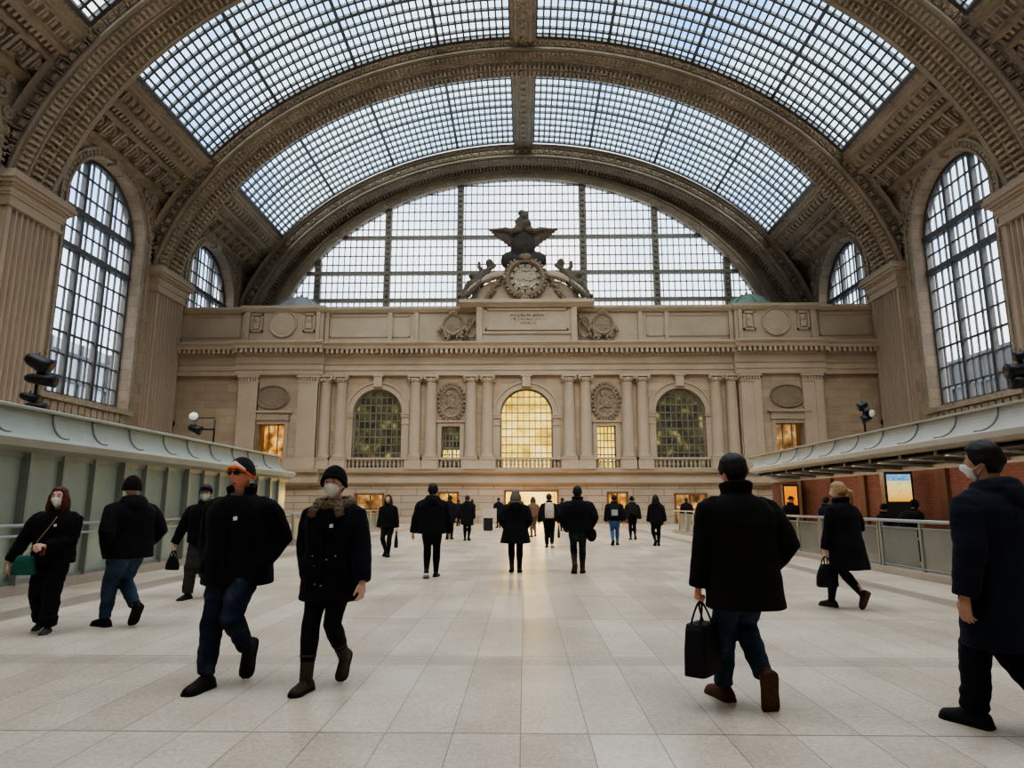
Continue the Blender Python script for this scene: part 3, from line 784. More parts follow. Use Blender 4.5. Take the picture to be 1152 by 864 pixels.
for xc, w, zb, zt in NARROW + PAVW:
    y = YF if abs(xc) < 17 else YF-.4; e = w/2
    for s in (-1, 1): x = fx(xc)+s*(e+.15); tr.box(x-.15, x+.15, y-.1, y+.02, zb, zt)
    tr.box(fx(xc)-e-.3, fx(xc)+e+.3, y-.1, y+.02, zt, zt+.3); tr.box(fx(xc)-e-.4, fx(xc)+e+.4, y-.24, y+.02, zt+.3, zt+.42)
    if abs(xc) > 17: tr.box(fx(xc)-e-.3, fx(xc)+e+.3, y-.12, y+.02, zt+.42, zt+.85); tr.box(fx(xc)-e-.55, fx(xc)+e+.55, y-.3, y+.02, zt+.85, zt+1.02)
trim(tr, MT['fac_plain'])
def medallion(x, z, sx, sz, y, label, m, kind):
    root = thing('medallion', label, 'medallion', (fx(x), y, z), 0, 'carved medallions of the end building')
    b = MB()
    if kind == 'plaque':
        b.lathe_y([(.02,-.02),(1,-.02),(1,.1),(.93,.15),(.87,.1),(.84,.05),(.5,.09),(.02,.11)], (0,0,0), 40, sx, sz); b.build('plaque', m, root)
    else:
        b.lathe_y([(.02,-.02),(1,-.02),(1,.14),(.9,.2),(.8,.12),(.76,.06),(.02,.09)], (0,0,0), 40, sx, sz); b.build('ring', m, root)
        e = MB(); rnd = random.Random(int(abs(x)*10)+3)
        for k in range(16):
            a = rnd.uniform(0, 2*PI); r = rnd.uniform(.1,.6); e.ell((r*math.cos(a)*sx,-.1,r*math.sin(a)*sz),(.16*sx,.1,.13*sz),8,6,Matrix.Rotation(a,3,'Y'))
        e.ell((0,-.12,.05),(.3*sx,.14,.42*sz),12,8); e.ell((0,-.2,.5*sz),(.16*sx,.1,.14*sz),10,8)
        link_mesh('relief', remesh(e, .045, 1), m, root)
        if kind == 'wreath':
            w = MB()
            for k in range(26): a = 2*PI*k/26; w.ell((1.1*sx*math.cos(a),-.08,1.1*sz*math.sin(a)),(.17,.11,.13),8,6,Matrix.Rotation(-a,3,'Y'))
            w.build('wreath', m, root)
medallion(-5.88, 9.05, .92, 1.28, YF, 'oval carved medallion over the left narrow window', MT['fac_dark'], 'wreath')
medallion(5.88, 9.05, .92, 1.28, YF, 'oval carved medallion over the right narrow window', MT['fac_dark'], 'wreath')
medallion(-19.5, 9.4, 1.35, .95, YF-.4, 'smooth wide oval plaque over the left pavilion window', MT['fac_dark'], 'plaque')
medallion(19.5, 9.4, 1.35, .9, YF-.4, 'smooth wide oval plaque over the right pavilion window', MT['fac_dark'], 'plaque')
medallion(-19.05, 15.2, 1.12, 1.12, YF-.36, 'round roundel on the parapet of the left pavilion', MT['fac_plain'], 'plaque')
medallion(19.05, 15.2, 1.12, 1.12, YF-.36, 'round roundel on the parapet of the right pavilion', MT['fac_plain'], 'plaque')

# ---- windows and doors of the building
def arch_pts(xc, w, zb, zt, y, n=22):
    R_ = w/2; zs = zt-R_; return [(xc-R_, y, zb)] + [(xc-R_*math.cos(PI*k/n), y, zs+R_*math.sin(PI*k/n)) for k in range(n+1)] + [(xc+R_, y, zb)]
def fwin(xc, w, zb, zt, arched, nv, nh, glowm, y, dark=True):
    fr = MB(); xc = fx(xc); R_ = w/2; zs = zt-R_
    top = (lambda x: zs+math.sqrt(max(0, R_*R_-(x-xc)**2))) if arched else (lambda x: zt)
    for k in range(nv+1):
        x = xc-R_+w*k/nv; fr.bar((x,y,zb),(x,y,max(top(x), zb+.1)), .12 if k in (0,nv) else .055, .12, up=(0,1,0))
    for k in range(nh+1):
        z = zb+(zt-zb)*k/nh
        h = R_ if (not arched or z < zs) else math.sqrt(max(0, R_*R_-(z-zs)**2))
        if h > .1: fr.bar((xc-h,y,z),(xc+h,y,z), .12 if k in (0,) else .07, .12, up=(0,1,0))
    if arched:
        P = arch_pts(xc, w-.1, zb, zt-.05, y)
        for a, b in zip(P, P[1:]): fr.bar(a, b, .12, .14, up=(0,1,0))
    o = struct(fr.build(next_win(), MT['fac_iron']))
    g = MB(); P = arch_pts(xc, w, zb, zt, y+.06) if arched else [(xc-R_,y+.06,zb),(xc-R_,y+.06,zt),(xc+R_,y+.06,zt),(xc+R_,y+.06,zb)]
    g.add(P, [tuple(range(len(P)))]); g.build('pane', MT['fac_glass'], o)
    r = MB(); e = R_+.5; yy = YF+2.4; r.add([(xc-e,yy,zb-.6),(xc+e,yy,zb-.6),(xc+e,yy,zt+.5),(xc-e,yy,zt+.5)], [(0,1,2,3)])
    r.build('glow_backing', glowm, o)  # room light is put into the colour of this glowing back panel
    d = MB()
    for s in (-1, 1): d.box(xc+s*e-.02, xc+s*e+.02, y+.1, yy, zb-.6, zt+.5)
    d.box(xc-e, xc+e, y+.1, yy, zb-.62, zb-.6); d.box(xc-e, xc+e, y+.1, yy, zt+.5, zt+.52)
    d.build('interior_lining', MT['fac_plain'], o)
for i, (x, w, a, b) in enumerate(ARCH): fwin(x, w, a, b, True, 9, 10, MT['yellow'] if i == 1 else MT['dusk'], YF+.4)
fwin(*NARROW[0], False, 5, 6, MT['dusk'], YF+.4); fwin(*NARROW[1], False, 5, 6, MT['yellow'], YF+.4)
for q in PAVW: fwin(*q, False, 3, 1, MT['warm_dim'] if q[0] > 0 else MT['warm'], YF+.2)
# warm lamps low in the left narrow window
for k in range(4):
    b = MB(); b.lathe([(.02,0),(.12,.05),(.15,.4),(.12,.75),(.02,.8)], (fx(-5.88)-.52+k*.35, YF+1.0, 4.7), 10)
    tag(b.build('glowing_lamp', MT['yellow']), 'warm glowing lamp low in the left narrow window', 'lamp', 'glowing lamps in the left narrow window')
dn = 0
for i, (x, w, a, b) in enumerate(DOORS):
    dn += 1; xc = fx(x); fr = MB(); y = YF+.1
    for s in (-1, 1): fr.box(xc+s*w/2-.08, xc+s*w/2+.08, y-.16, y+.3, 0, b)
    fr.box(xc-w/2, xc+w/2, y-.16, y+.3, b-.14, b)
    if i != 2:
        fr.box(xc-.05, xc+.05, y+.2, y+.3, 0, b); fr.box(xc-w/2, xc+w/2, y+.2, y+.3, 0, .25); fr.box(xc-w/2, xc+w/2, y+.2, y+.3, 1.0, 1.08)
    o = struct(fr.build('door_%d' % dn, MT['wood']))
    if i != 2:
        g = MB(); g.add([(xc-w/2,y+.25,0),(xc+w/2,y+.25,0),(xc+w/2,y+.25,b),(xc-w/2,y+.25,b)], [(0,1,2,3)]); g.build('pane', MT['fac_glass'], o)
    r = MB(); e = w/2+.6; yy = YF+2.6; r.add([(xc-e,yy,0.0),(xc+e,yy,0.0),(xc+e,yy,b+.4),(xc-e,yy,b+.4)], [(0,1,2,3)]); r.build('glow_backing', MT['yellow'] if i == 2 else MT['warm_dim'] if i in (0, 4) else MT['warm'], o)  # glowing back panel stands in for the lit lobby
    r = MB(); r.box(xc-w/2+.15, xc+w/2-.15, y+.5, y+.75, b-.1, b-.03); r.build('strip_light', MT['lightstrip'], o)
    r = MB()
    for s in (-1, 1): r.box(xc+s*e-.02, xc+s*e+.02, YF+.6, yy, 0, b+.4)
    r.box(xc-e, xc+e, YF+.6, yy, b+.38, b+.42); r.build('interior_lining', MT['fac_plain'], o)

# ---- crest: segmental pediment, clock, scrolls, eagle and figures
def pediment():
    root = thing('crest_pediment', 'broken curved stone pediment on top of the end building, behind the round clock', 'pediment', (fx(-.2), YF-.3, 16.95))
    b = MB()                                                    # stone core under the curves
    prof = [(-4.3,0),(4.3,0)] + [(4.3*math.cos(t), 0+2.0*math.sin(t)) for t in [PI*k/20 for k in range(1, 20)]]
    n = len(prof); vs = [(x,.0,z) for x, z in prof]+[(x,.9,z) for x, z in prof]
    b.add(vs, [(i,(i+1)%n,n+(i+1)%n,n+i) for i in range(n)]+[tuple(range(n)), tuple(range(n,2*n))]); b.build('tympanum', MT['fac_plain'], root)
    for s in (-1, 1):
        c = MB(); pts = [V((s*(4.7*math.cos(t)), -.12, .05+2.3*math.sin(t))) for t in [(.03+1.17*k/22) for k in range(23)]]
        c.tube(pts, [.27-.04*math.sin(k/3.5) for k in range(23)], 8, flat=1.5); c.tube([p+V((0,-.3,-.12)) for p in pts], .15, 8)
        c.build('curved_cornice', MT['fac_plain'], root)
        g = MB()
        for q in range(3): g.tube([V((s*(1.55+.35*q+1.15*u), -.2, 1.75-.5*q-1.5*u*u+.25*math.sin(u*3))) for u in [k/12 for k in range(13)]], [.17-.09*abs(k/6-1) for k in range(13)], 8)
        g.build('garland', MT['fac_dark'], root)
pediment()
def clock():
    root = thing('crest_clock', 'round carved stone clock in the centre of the pediment under the eagle', 'clock', (fx(-.2), YF-.5, 18.75))
    b = MB(); b.lathe_y([(.02,-.6),(1.62,-.6),(1.62,.1),(1.5,.26),(1.36,.3),(1.26,.2),(1.2,.05)], (0,0,0), 44); b.build('rim', MT['fac_dark'], root)
    d = MB(); d.lathe_y([(1.22,.04),(.95,.08),(.9,.14),(.84,.08),(.02,.1)], (0,0,0), 44)
    d.build('dial', MT['pale_carve'], root)
    t = MB()
    for k in range(12): a = PI/6*k; t.obox((1.05*math.sin(a),-.1,1.05*math.cos(a)), V((math.cos(a),0,-math.sin(a))), V((math.sin(a),0,math.cos(a))), V((0,-1,0)), .05,.1,.05)
    o = t.build('hour_marks', MT['statue_dark'], root)
    t = MB(); rnd = random.Random(5)
    for k in range(22): a = rnd.uniform(0,6.28); r = rnd.uniform(0,.7); t.ell((r*math.cos(a),-.1,r*math.sin(a)),(.2,.09,.11),8,6,Matrix.Rotation(a*2,3,'Y'))
    link_mesh('carved_centre', remesh(t, .05, 1), MT['pale_carve'], root)
    w = MB()
    for k in range(30):
        a = 2*PI*k/30; w.ell((1.62*math.cos(a),-.12,1.62*math.sin(a)),(.2,.16,.13),8,6,Matrix.Rotation(-a+.6,3,'Y'))
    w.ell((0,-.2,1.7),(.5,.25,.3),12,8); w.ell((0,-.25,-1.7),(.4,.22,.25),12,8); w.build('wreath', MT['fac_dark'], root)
MT['pale_carve'] = stone('pale_carving', (.42,.36,.28), None, carve=.6, cscale=6, var=.3)
clock()
def eagle():
    root = thing('eagle_sculpture', 'large dark spread-winged eagle sculpture crowning the pediment above the clock', 'sculpture', (fx(-.35), YF-.1, 19.9))
    b = MB(); b.ell((0,-.15,1.55),(.98,.8,1.25)); b.ell((0,0,.45),(1.5,.75,.6)); b.ell((-1.05,0,.45),(.75,.6,.75)); b.ell((1.1,0,.45),(.75,.6,.75)); b.ell((0,.1,2.6),(.7,.55,.6))
    link_mesh('body', remesh(b, .1, 2, lambda c: .05*mnoise.noise(c*3)), MT['statue_dark'], root)
    for s in (-1, 1):
        w = MB()
        for q in range(9):                                      # layered flight feathers
            u = q/8; a = V((s*(.5+.15*u), .1, 2.75-.18*q)); e = V((s*(2.75-2.0*u**1.1), .15, 3.05-.2*u-1.45*u))
            w.tube([a, a.lerp(e,.5)+V((0,-.1,.08)), e], [.24,.2,.07], 8, flat=.6)
        w.tube([V((s*.5,-.05,2.7)),V((s*1.4,-.1,3.0)),V((s*2.7,.1,3.08))],[.32,.24,.08],8)
        link_mesh('wing', remesh(w, .07, 1), MT['statue'], root)
    h = MB(); h.ell((0,-.2,3.15),(.72,.5,.42)); h.ell((-.55,-.45,2.75),(.5,.35,.3)); h.ell((.5,-.4,2.8),(.42,.33,.3)); h.ell((.25,-.4,3.35),(.42,.34,.36)); h.ell((-.3,-.25,3.6),(.36,.32,.34)); h.ell((.05,-.2,3.95),(.42,.33,.42)); h.ell((-.1,-.15,4.4),(.3,.25,.26)); h.ell((.28,-.15,4.25),(.2,.2,.25)); h.tube([(0,-.3,4.0),(.1,-.65,3.9),(.1,-.75,3.7)],[.16,.11,.03],8)
    link_mesh('head', remesh(h, .07, 1, lambda c: .05*mnoise.noise(c*4)), MT['statue'], root)
eagle()
def reclining(s, nm):
    root = thing('reclining_figure', 'reclining carved stone figure on the %s slope of the pediment' % nm, 'statue', (fx(-.2+s*2.9), YF-.35, 18.0), 0, 'reclining stone figures on the pediment')
    b = MB(); P = lambda x, y, z: V((s*x, y, z))
    b.tube([P(.9,0,.3),P(.45,-.05,.85),P(.05,-.05,1.35)],[.48,.46,.4],12)            # torso
    b.ell(P(-.1,-.1,2.0),(.3,.32,.38)); b.tube([P(0,-.05,1.4),P(-.05,-.08,1.75)],[.2,.18],8)
    b.tube([P(.05,-.2,1.4),P(-.55,-.25,1.75),P(-.05,-.3,2.25)],[.2,.16,.12],8); b.tube([P(.2,.1,1.3),P(.75,.05,1.75),P(.7,-.1,2.2)],[.2,.16,.12],8)
    b.tube([P(.85,-.1,.3),P(1.45,-.2,.35),P(1.95,-.15,-.55)],[.36,.3,.2],10); b.tube([P(.9,.15,.25),P(1.6,.15,-.1),P(2.35,.1,-.8)],[.34,.26,.16],10)
    b.ell(P(2.1,-.25,-.72),(.34,.2,.15)); b.tube([P(.6,.1,1.1),P(1.1,.1,.9),P(1.4,.0,1.2)],[.4,.42,.3],10)
    link_mesh('body', remesh(b, .07, 2, lambda c: .04*mnoise.noise(c*4)), MT['statue'], root)
    d = MB()
    for q in range(6): d.tube([P(.5+.22*q,-.42+.04*q,.65-.12*q),P(.7+.24*q,-.5,.1-.2*q),P(.95+.26*q,-.38,-.55-.14*q)],[.1,.13,.06],6)
    d.build('drapery', MT['statue'], root)
reclining(-1, 'left'); reclining(1, 'right')
def cartouche(s, nm):
    root = thing('cartouche', 'scrolled round shield carving on the attic, %s of the inscription panel' % nm, 'carving', (fx(s*5.8), YF-.1, 14.95), 0, 'scrolled shield carvings beside the inscription')
    b = MB(); b.lathe_y([(.02,-.1),(.85,-.1),(.85,.2),(.72,.32),(.6,.22),(.5,.2),(.02,.3)], (0,0,.15), 30, 1, 1.1); b.build('shield', MT['fac_dark'], root)
    c = MB()
    for q in (-1, 1):
        c.tube([V((q*(.55+.55*u), -.2, -.95+.9*math.sin(u*2.6))) for u in [k/14 for k in range(15)]], [.16]*15, 8)
        c.tube([V((q*.5+.3*math.cos(t)*(1-t/12), -.22, -.95+.3*math.sin(t)*(1-t/12))) for t in [k*.5 for k in range(18)]], .1, 6)
    c.tube([V((-s*(1.45)+.42*math.cos(t), -.2, -.1+.8*math.sin(t))) for t in [2*PI*k/20 for k in range(21)]], .09, 6)
    c.tube([V((-s*(.9+1.1*u), -.22, -1.0+1.9*u**.7)) for u in [k/10 for k in range(11)]], .11, 6)
    c.tube([V((q2*.4, -.2, 1.05+.1*math.cos(q2*3))) for q2 in [-1+k/5 for k in range(11)]], .13, 8)
    c.build('scrollwork', MT['fac_dark'], root)
cartouche(-1, 'left'); cartouche(1, 'right')

# ---- copper cupolas and the glazed lean-to behind the parapet
for s, x, nm, m in ((-1,-18.6,'left','lead'),(1,18.4,'right','copper')):
    root = thing('roof_cupola', ('green copper' if s > 0 else 'grey green metal') + ' eight-sided cupola behind the %s end of the parapet' % nm, 'cupola', (x, YF+3, 16.25), 0, 'metal roof cupolas behind the parapet')
    b = MB(); b.lathe([(2.5,0),(2.45,.5),(2.1,.9),(1.4,1.55),(.75,2.0),(.1,2.15)], (0,0,0), 8, False); b.build('roof', MT[m], root)
    b = MB()
    for k in range(8):
        a = 2*PI*k/8; b.tube([(2.47*math.cos(a),2.47*math.sin(a),.5),(2.12*math.cos(a),2.12*math.sin(a),.92),(1.42*math.cos(a),1.42*math.sin(a),1.57),(.77*math.cos(a),.77*math.sin(a),2.02)], .06, 6)
    b.lathe([(.1,2.1),(.16,2.25),(.02,2.5)], (0,0,0), 8); b.build('seam_ribs', MT[m], root)
lt = MB()
for k in range(45): x = -22+k; lt.bar((x, YF+5.4, 16.2), (x, YE-.3, 19.4), .06, .1)
for k in range(5): u = k/4; lt.box(-22, 22, YF+5.4+u*(YE-.3-YF-5.4)-.03, YF+5.4+u*(YE-.3-YF-5.4)+.03, 16.15+u*3.2, 16.25+u*3.2)
o = struct(lt.build(next_win(), MT['iron_grey']))
g = MB(); g.add([(-22,YF+5.4,16.2),(22,YF+5.4,16.2),(22,YE-.3,19.4),(-22,YE-.3,19.4)], [(0,1,2,3)]); g.build('pane', MT['frost'], o)

L = bpy.data.lights.new('doorway_streak_light','AREA'); L.shape = 'RECTANGLE'; L.size = 3.2; L.size_y = .9; L.energy = 560; L.color = (1,.58,.17)  # added area light that lays the warm streak on the floor
lo = bpy.data.objects.new('doorway_streak_light', L); COL.objects.link(lo); lo.location = (fx(.2), YF+.9, 1.8); lo.rotation_euler = (R(-84),0,0)
# ================================================================= CANOPIES, GLASS WALL, RAILS, KIOSKS, LAMPS
def canopy(s, prof, yends, y0, rib_idx, m, label, name, step):
    root = thing('canopy', label, 'canopy', (0,0,0))
    b = MB(); b.extr_y([(s*x, z) for x, z in prof], y0, yends, smooth=False); n = len(prof)
    b.add([(s*x, yends[i], z) for i, (x, z) in enumerate(prof)], [tuple(range(n))]); b.build('fascia', m, root)
    i0, i1 = rib_idx; cove = prof[i0:i1+1]
    y = y0+.4
    rb = MB(); k = 0
    first = None
    while y < min(yends)-.2:
        yy = y + (.12 if k % 3 == 1 else 0)
        r = MB(); r.tube([(s*(x-.012), 0, z+.012) for x, z in cove], .026, 6, side=(0,1,0))
        if first is None: first = o = r.build('curved_rib', MT['canopy_rib'], root)
        else: o = first.copy(); COL.objects.link(o); o.parent = root
        o.location = (0, yy, 0); y += step; k += 1
    return root
# left: gutter, concave fascia and top lip
def cove(x0, z0, x1, z1, n=9):
    return [(x0+(x1-x0)*math.sin(PI/2*k/n), z0+(z1-z0)*(1-math.cos(PI/2*k/n))) for k in range(n+1)]
PL = [(8.25,2.2),(7.92,2.22),(7.76,2.28),(7.72,2.4),(7.8,2.47),(7.98,2.49)] + [(x, z) for x, z in cove(8.02,2.5,8.34,2.94)] + [(8.28,2.96),(8.28,3.0),(8.4,3.04),(9.8,2.95),(9.8,2.3)]
canopy(-1, PL, [22.6]*len(PL), 2.5, (6, 15), MT['canopy'], 'long grey green metal canopy with curved ribs above the left glass wall', 'canopy', 1.22)
g = MB(); g.tube([(-7.74, 2.5, 2.36), (-7.74, 22.6, 2.36)], .075, 8)
PRR = [(10.25,2.38),(8.6,2.5),(8.32,2.5),(8.2,2.55),(8.2,2.66),(8.3,2.7)] + [(x, z) for x, z in cove(8.34,2.71,8.82,3.16)] + [(8.76,3.18),(8.76,3.22),(8.95,3.26),(10.25,3.2)]
ye = [27.5]+[25.4,24.9,24.6,24.6,24.7] + [24.8+.18*k for k in range(10)] + [26.6,26.6,26.8,27.5]
cr = canopy(1, PRR, ye, 2.5, (6, 15), MT['canopy_r'], 'long pale metal canopy with curved ribs above the brick wall on the right', 'canopy', 1.35)
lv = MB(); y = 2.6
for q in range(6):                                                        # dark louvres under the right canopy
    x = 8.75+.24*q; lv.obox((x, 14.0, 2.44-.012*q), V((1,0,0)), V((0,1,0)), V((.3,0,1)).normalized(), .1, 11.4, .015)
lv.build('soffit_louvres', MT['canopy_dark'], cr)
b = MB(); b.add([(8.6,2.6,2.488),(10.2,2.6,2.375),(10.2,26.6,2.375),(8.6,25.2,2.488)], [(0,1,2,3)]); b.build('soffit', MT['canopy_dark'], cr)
y = 3.4; first = None
while y < 25.2:
    bk = MB(); bk.obox((9.4, 0, 2.40), V((.997,0,-.07)), V((0,1,0)), V((.07,0,.997)), .78, .05, .05)
    if first is None: first = o = bk.build('bracket', MT['post'], cr)
    else: o = first.copy(); COL.objects.link(o); o.parent = cr
    o.location = (0, y, 0); y += 1.35

# left glass wall: posts, frosted panels, kerb and double handrail
def glass_wall():
    root = thing('glass_wall', 'tall green frosted glass wall with metal posts under the left canopy', 'glass wall', (-8.0, 0, 0))
    b = MB(); b.box(-.25,.1,2.5,22.5,0,.16); b.build('kerb', MT['kerb'], root)
    b = MB(); b.box(-.05,.05,2.5,22.5,2.12,2.22); b.box(-.04,.04,2.5,22.5,.16,.22); b.build('frame_rail', MT['post'], root)
    y = 2.9; k = 0; P = None; pf = []
    while y < 22.45:
        t = .075 if k % 3 == 0 else .045
        p = MB(); p.box(-.07,.09,-t/2,t/2,.16,2.2)
        if k % 3 == 0: p.box(-.02,.14,-.03,.03,.16,2.2)
        key = k % 3 == 0
        pf.append(p.build('post', MT['post'], root)); pf[-1].location = (0, y, 0)
        if y+.85 < 22.5:
            q = MB(); q.add([(0,.03,.2),(0,.82,.2),(0,.82,2.14),(0,.03,2.14)], [(0,1,2,3)]); o = q.build('glass_panel', MT['frost'], root); o.location = (-.01, y, 0)
        y += .85; k += 1
glass_wall()
def handrail(x, y0, y1, z, name_label, brk, two=True):
    root = thing('handrail', name_label, 'handrail', (x, 0, 0))
    b = MB(); b.tube([(0,y0,z),(0,y1,z)], .028, 10); b.build('upper_tube', MT['steel'], root)
    if two: b = MB(); b.tube([(0,y0,z-.16),(0,y1,z-.16)], .022, 10); b.build('lower_tube', MT['steel'], root)
    y = y0+.4
    while y < y1:
        b = MB(); b.tube([(0,0,z-.0),(brk*.5,0,z-.08),(brk,0,z-.08)], .014, 6); o = b.build('bracket', MT['steel'], root); o.location = (0, y, 0); y += 1.7
handrail(-7.82, 2.6, 22.3, 1.07, 'double steel handrail running along the left glass wall', -.1)
def low_rail(x, y0, y1, label, s, step=1.45, lean=True):
    root = thing('glass_railing', label, 'railing', (x, 0, 0), 0)
    b = MB(); b.box(-.02 if s < 0 else -.1, .1 if s < 0 else .02+.14, y0, y1, 0, .13) if False else b.box(-.12,.14,y0,y1,0,.13); b.build('kerb', MT['kerb'], root)
    b = MB(); b.tube([(0,y0,1.07),(0,y1,1.07)], .032, 10); b.build('handrail', MT['steel'], root)
    b = MB(); b.tube([(.03,y0,.93),(.03,y1,.93)], .018, 8); b.tube([(.03,y0,.17),(.03,y1,.17)], .02, 8); b.build('inner_rail', MT['post'], root)
    y = y0+.05; k = 0
    while y < y1:
        p = MB(); p.box(0,.07,-.035,.035,.1,1.05)
        if k % 2 == 0: p.box(0,.07,.08,.13,.1,1.05)
        o = p.build('post', MT['post'], root); o.location = (0, y, 0)
        if y+step <= y1+.1:
            q = MB(); q.add([(.03,.13,.18),(.03,step-.05,.18),(.03,step-.05,.92),(.03,.13,.92)], [(0,1,2,3)]); o = q.build('glass_panel', MT['rail_glass'], root); o.location = (0, y, 0)
        y += step; k += 1
low_rail(7.55, 3.0, 34.6, 'glass railing with steel handrail in front of the right brick wall', 1)
low_rail(-8.0, 23.2, 38.0, 'low glass railing on the left beyond the canopy', -1)
# side walkway beyond the left glass wall end: pale green door panel standing in a frame
# brick wall with stone band and piers
def brick_wall():
    b = MB(); b.box(10.2,10.5,2.5,28.0,0,2.25); struct(b.build('wall_brick', MT['brick']))
    b = MB(); b.box(10.14,10.52,2.5,28.05,2.25,2.4); struct(b.build('trim_brick_band', MT['pale_band']))
brick_wall()
first = None
for i, (y, q) in enumerate([(7.4,'nearest, out of the picture'),(11.2,'out of the picture'),(14.3,'hidden behind the navy parka'),(16.5,'right of the blue screen'),(20.4,'left of the blonde woman'),(22.6,'between the orange screen and the blonde woman'),(25.0,'just right of the orange screen')]):
    if i < 3: continue
    b = MB(); b.box(-.06,.05,-.16,.16,0,2.25)
    o = b.build('brick_wall_pier', MT['brick_pier']); o.location = (10.16, y, 0)
    tag(o, 'dark brown upright strip on the brick wall, ' + q, 'pier', 'dark upright strips on the brick wall')

# screens on ticket machines
def kiosk(x, y, rz, label, cols, w=.58, z0=1.46, z1=2.14):
    root = thing('ticket_kiosk', label, 'kiosk', (x, y, 0), rz, 'ticket machines by the brick wall')
    b = MB(); b.box(-w/2-.05, w/2+.05, 0, .4, 0, z1+.07); b.box(-w/2-.02, w/2+.02, -.14, .02, .85, 1.02); b.build('cabinet', MT['black'], root)
    m, nt, out = newmat('lit_screen'); v = coord(nt); s = N(nt, 'ShaderNodeSeparateXYZ'); nt.links.new(v, s.inputs[0])
    u = M_(nt, 'DIVIDE', M_(nt, 'SUBTRACT', s.outputs[2], z0), z1-z0)
    c = ramp(nt, u, cols); nz = noise_t(nt, v, 14, 3); c2 = mixc(nt, M_(nt, 'MULTIPLY', M_(nt, 'GREATER_THAN', nz.outputs[0], .56), .55), c, (1.0,.42,.08))
    e = N(nt, 'ShaderNodeEmission', Strength=.7); nt.links.new(c2, e.inputs[0]); nt.links.new(e.outputs[0], out.inputs[0])
    b = MB(); b.box(-w/2, w/2, -.012, .0, z0, z1); b.build('screen', m, root)
    b = MB(); b.box(-w/2-.03,w/2+.03,-.02,.01,z0-.03,z0); b.box(-w/2-.03,w/2+.03,-.02,.01,z1,z1+.03); b.box(-w/2-.03,-w/2,-.02,.01,z0,z1); b.box(w/2,w/2+.03,-.02,.01,z0,z1); b.build('bezel', MT['black_metal'], root)
kiosk(9.45, 17.2, R(-14), 'ticket machine with bright blue and cream screen', [(0,(.80,.38,.05)),(.25,(.95,.62,.18)),(.72,(.80,.78,.36)),(.8,(.04,.30,.66)),(1,(.15,.50,.80))], .55)
kiosk(9.5, 24.3, R(-14), 'ticket machine with bright orange screen at the far end', [(0,(1,.20,.0)),(.5,(1,.27,.0)),(1,(1,.32,.01))], .42, 1.36, 2.02)

# stage lights on poles above the canopies
def lamp_head(mbk, c, d, L=.3, r=.1):
    c, d = V(c), V(d).normalized(); mbk.tube([c-d*L*.5, c-d*L*.35, c+d*L*.2, c+d*L*.5], [r*.55, r*.8, r, r*1.15], 14)
def flood(x, y, z, H, label, heads, arm=None):
    root = thing('stage_light', label, 'light', (x, y, z), 0, 'black stage lights above the canopies')
    b = MB(); b.tube([(0,0,0),(0,0,H)], .028, 8); b.box(-.1,.1,-.1,.1,0,.02)
    if arm: b.tube([(0,0,arm[2]), arm], .018, 8)
    b.build('pole', MT['black_metal'], root)
    for c, d, L, r in heads:
        h = MB(); lamp_head(h, c, d, L, r); o = h.build('lamp_head', MT['black_metal'], root)
        c2, dd = V(c), V(d).normalized(); y_ = MB(); y_.tube([c2+V((0,0,r*1.3)), c2], .016, 6); y_.tube([V((0,0,c[2])), c2], .016, 6); y_.build('yoke', MT['black_metal'], o)
        q = MB(); e = c2+dd*(L*.5); q.tube([e, e+dd*.006], [r*1.05, r*1.02], 14); q.build('lens', MT['lens'] if d[1] < -.4 else MT['black'], o)
flood(-8.85, 11.75, 3.0, 1.0, 'cluster of black stage lights before the left big window', [((.02,-.05,.93),(.8,.3,-.45),.42,.15),((.1,-.05,.62),(1,.15,-.1),.5,.11),((-.1,.0,.3),(.7,.2,-.2),.3,.09),((.05,-.03,-.0+.12),(1,.2,-.1),.34,.09)])
flood(-8.9, 18.9, 3.0, .78, 'black stage lights on a thin pole at the left canopy end', [((-.6,-.02,.84),(.25,-.8,.2),.26,.12),((-.55,-.02,.52),(.9,.1,-.3),.36,.12)], arm=(-.75,0,.5))
flood(9.4, 12.5, 3.22, .95, 'black stage lights cut by the right picture edge', [((-.02,-.04,.94),(-.7,.2,-.3),.22,.1),((-.08,-.04,.66),(-1,.1,-.1),.46,.13),((.0,-.04,.42),(-1,.15,.05),.5,.12)])
flood(9.4, 18.5, 3.22, .78, 'small black stage lights beside the right fluted pier', [((-.03,-.03,.86),(-.8,.2,-.4),.26,.11),((.12,-.03,.66),(.3,-.8,-.2),.22,.1),((.05,-.03,.5),(-.8,.1,-.3),.26,.1)])

# litter bin and pale board in the middle distance
root = thing('litter_bin', 'square black litter bin on the floor in front of the building', 'bin', (-1.95, 36.5, 0))
b = MB(); b.box(-.24,.24,-.24,.24,.02,.62); b.box(-.2,.2,-.2,.2,0,.02); b.build('body', MT['black'], root)
b = MB(); b.box(-.26,.26,-.26,.26,.62,.66); b.box(-.14,.14,-.265,-.24,.46,.56); b.build('lid', MT['black_metal'], root)
root = thing('notice_board', 'pale free-standing notice board behind the black litter bin', 'sign', (-2.05, 39.5, 0))
b = MB(); b.box(-.42,.42,-.03,.03,.35,1.15); b.build('panel', MT['lens_dim'] if 'lens_dim' in MT else MT['pale_band'], root)
b = MB()
for s in (-1, 1): b.box(s*.36-.02, s*.36+.02, -.02, .02, 0, .4); b.box(s*.36-.03, s*.36+.03, -.2, .2, 0, .02)
b.build('stand', MT['steel'], root)

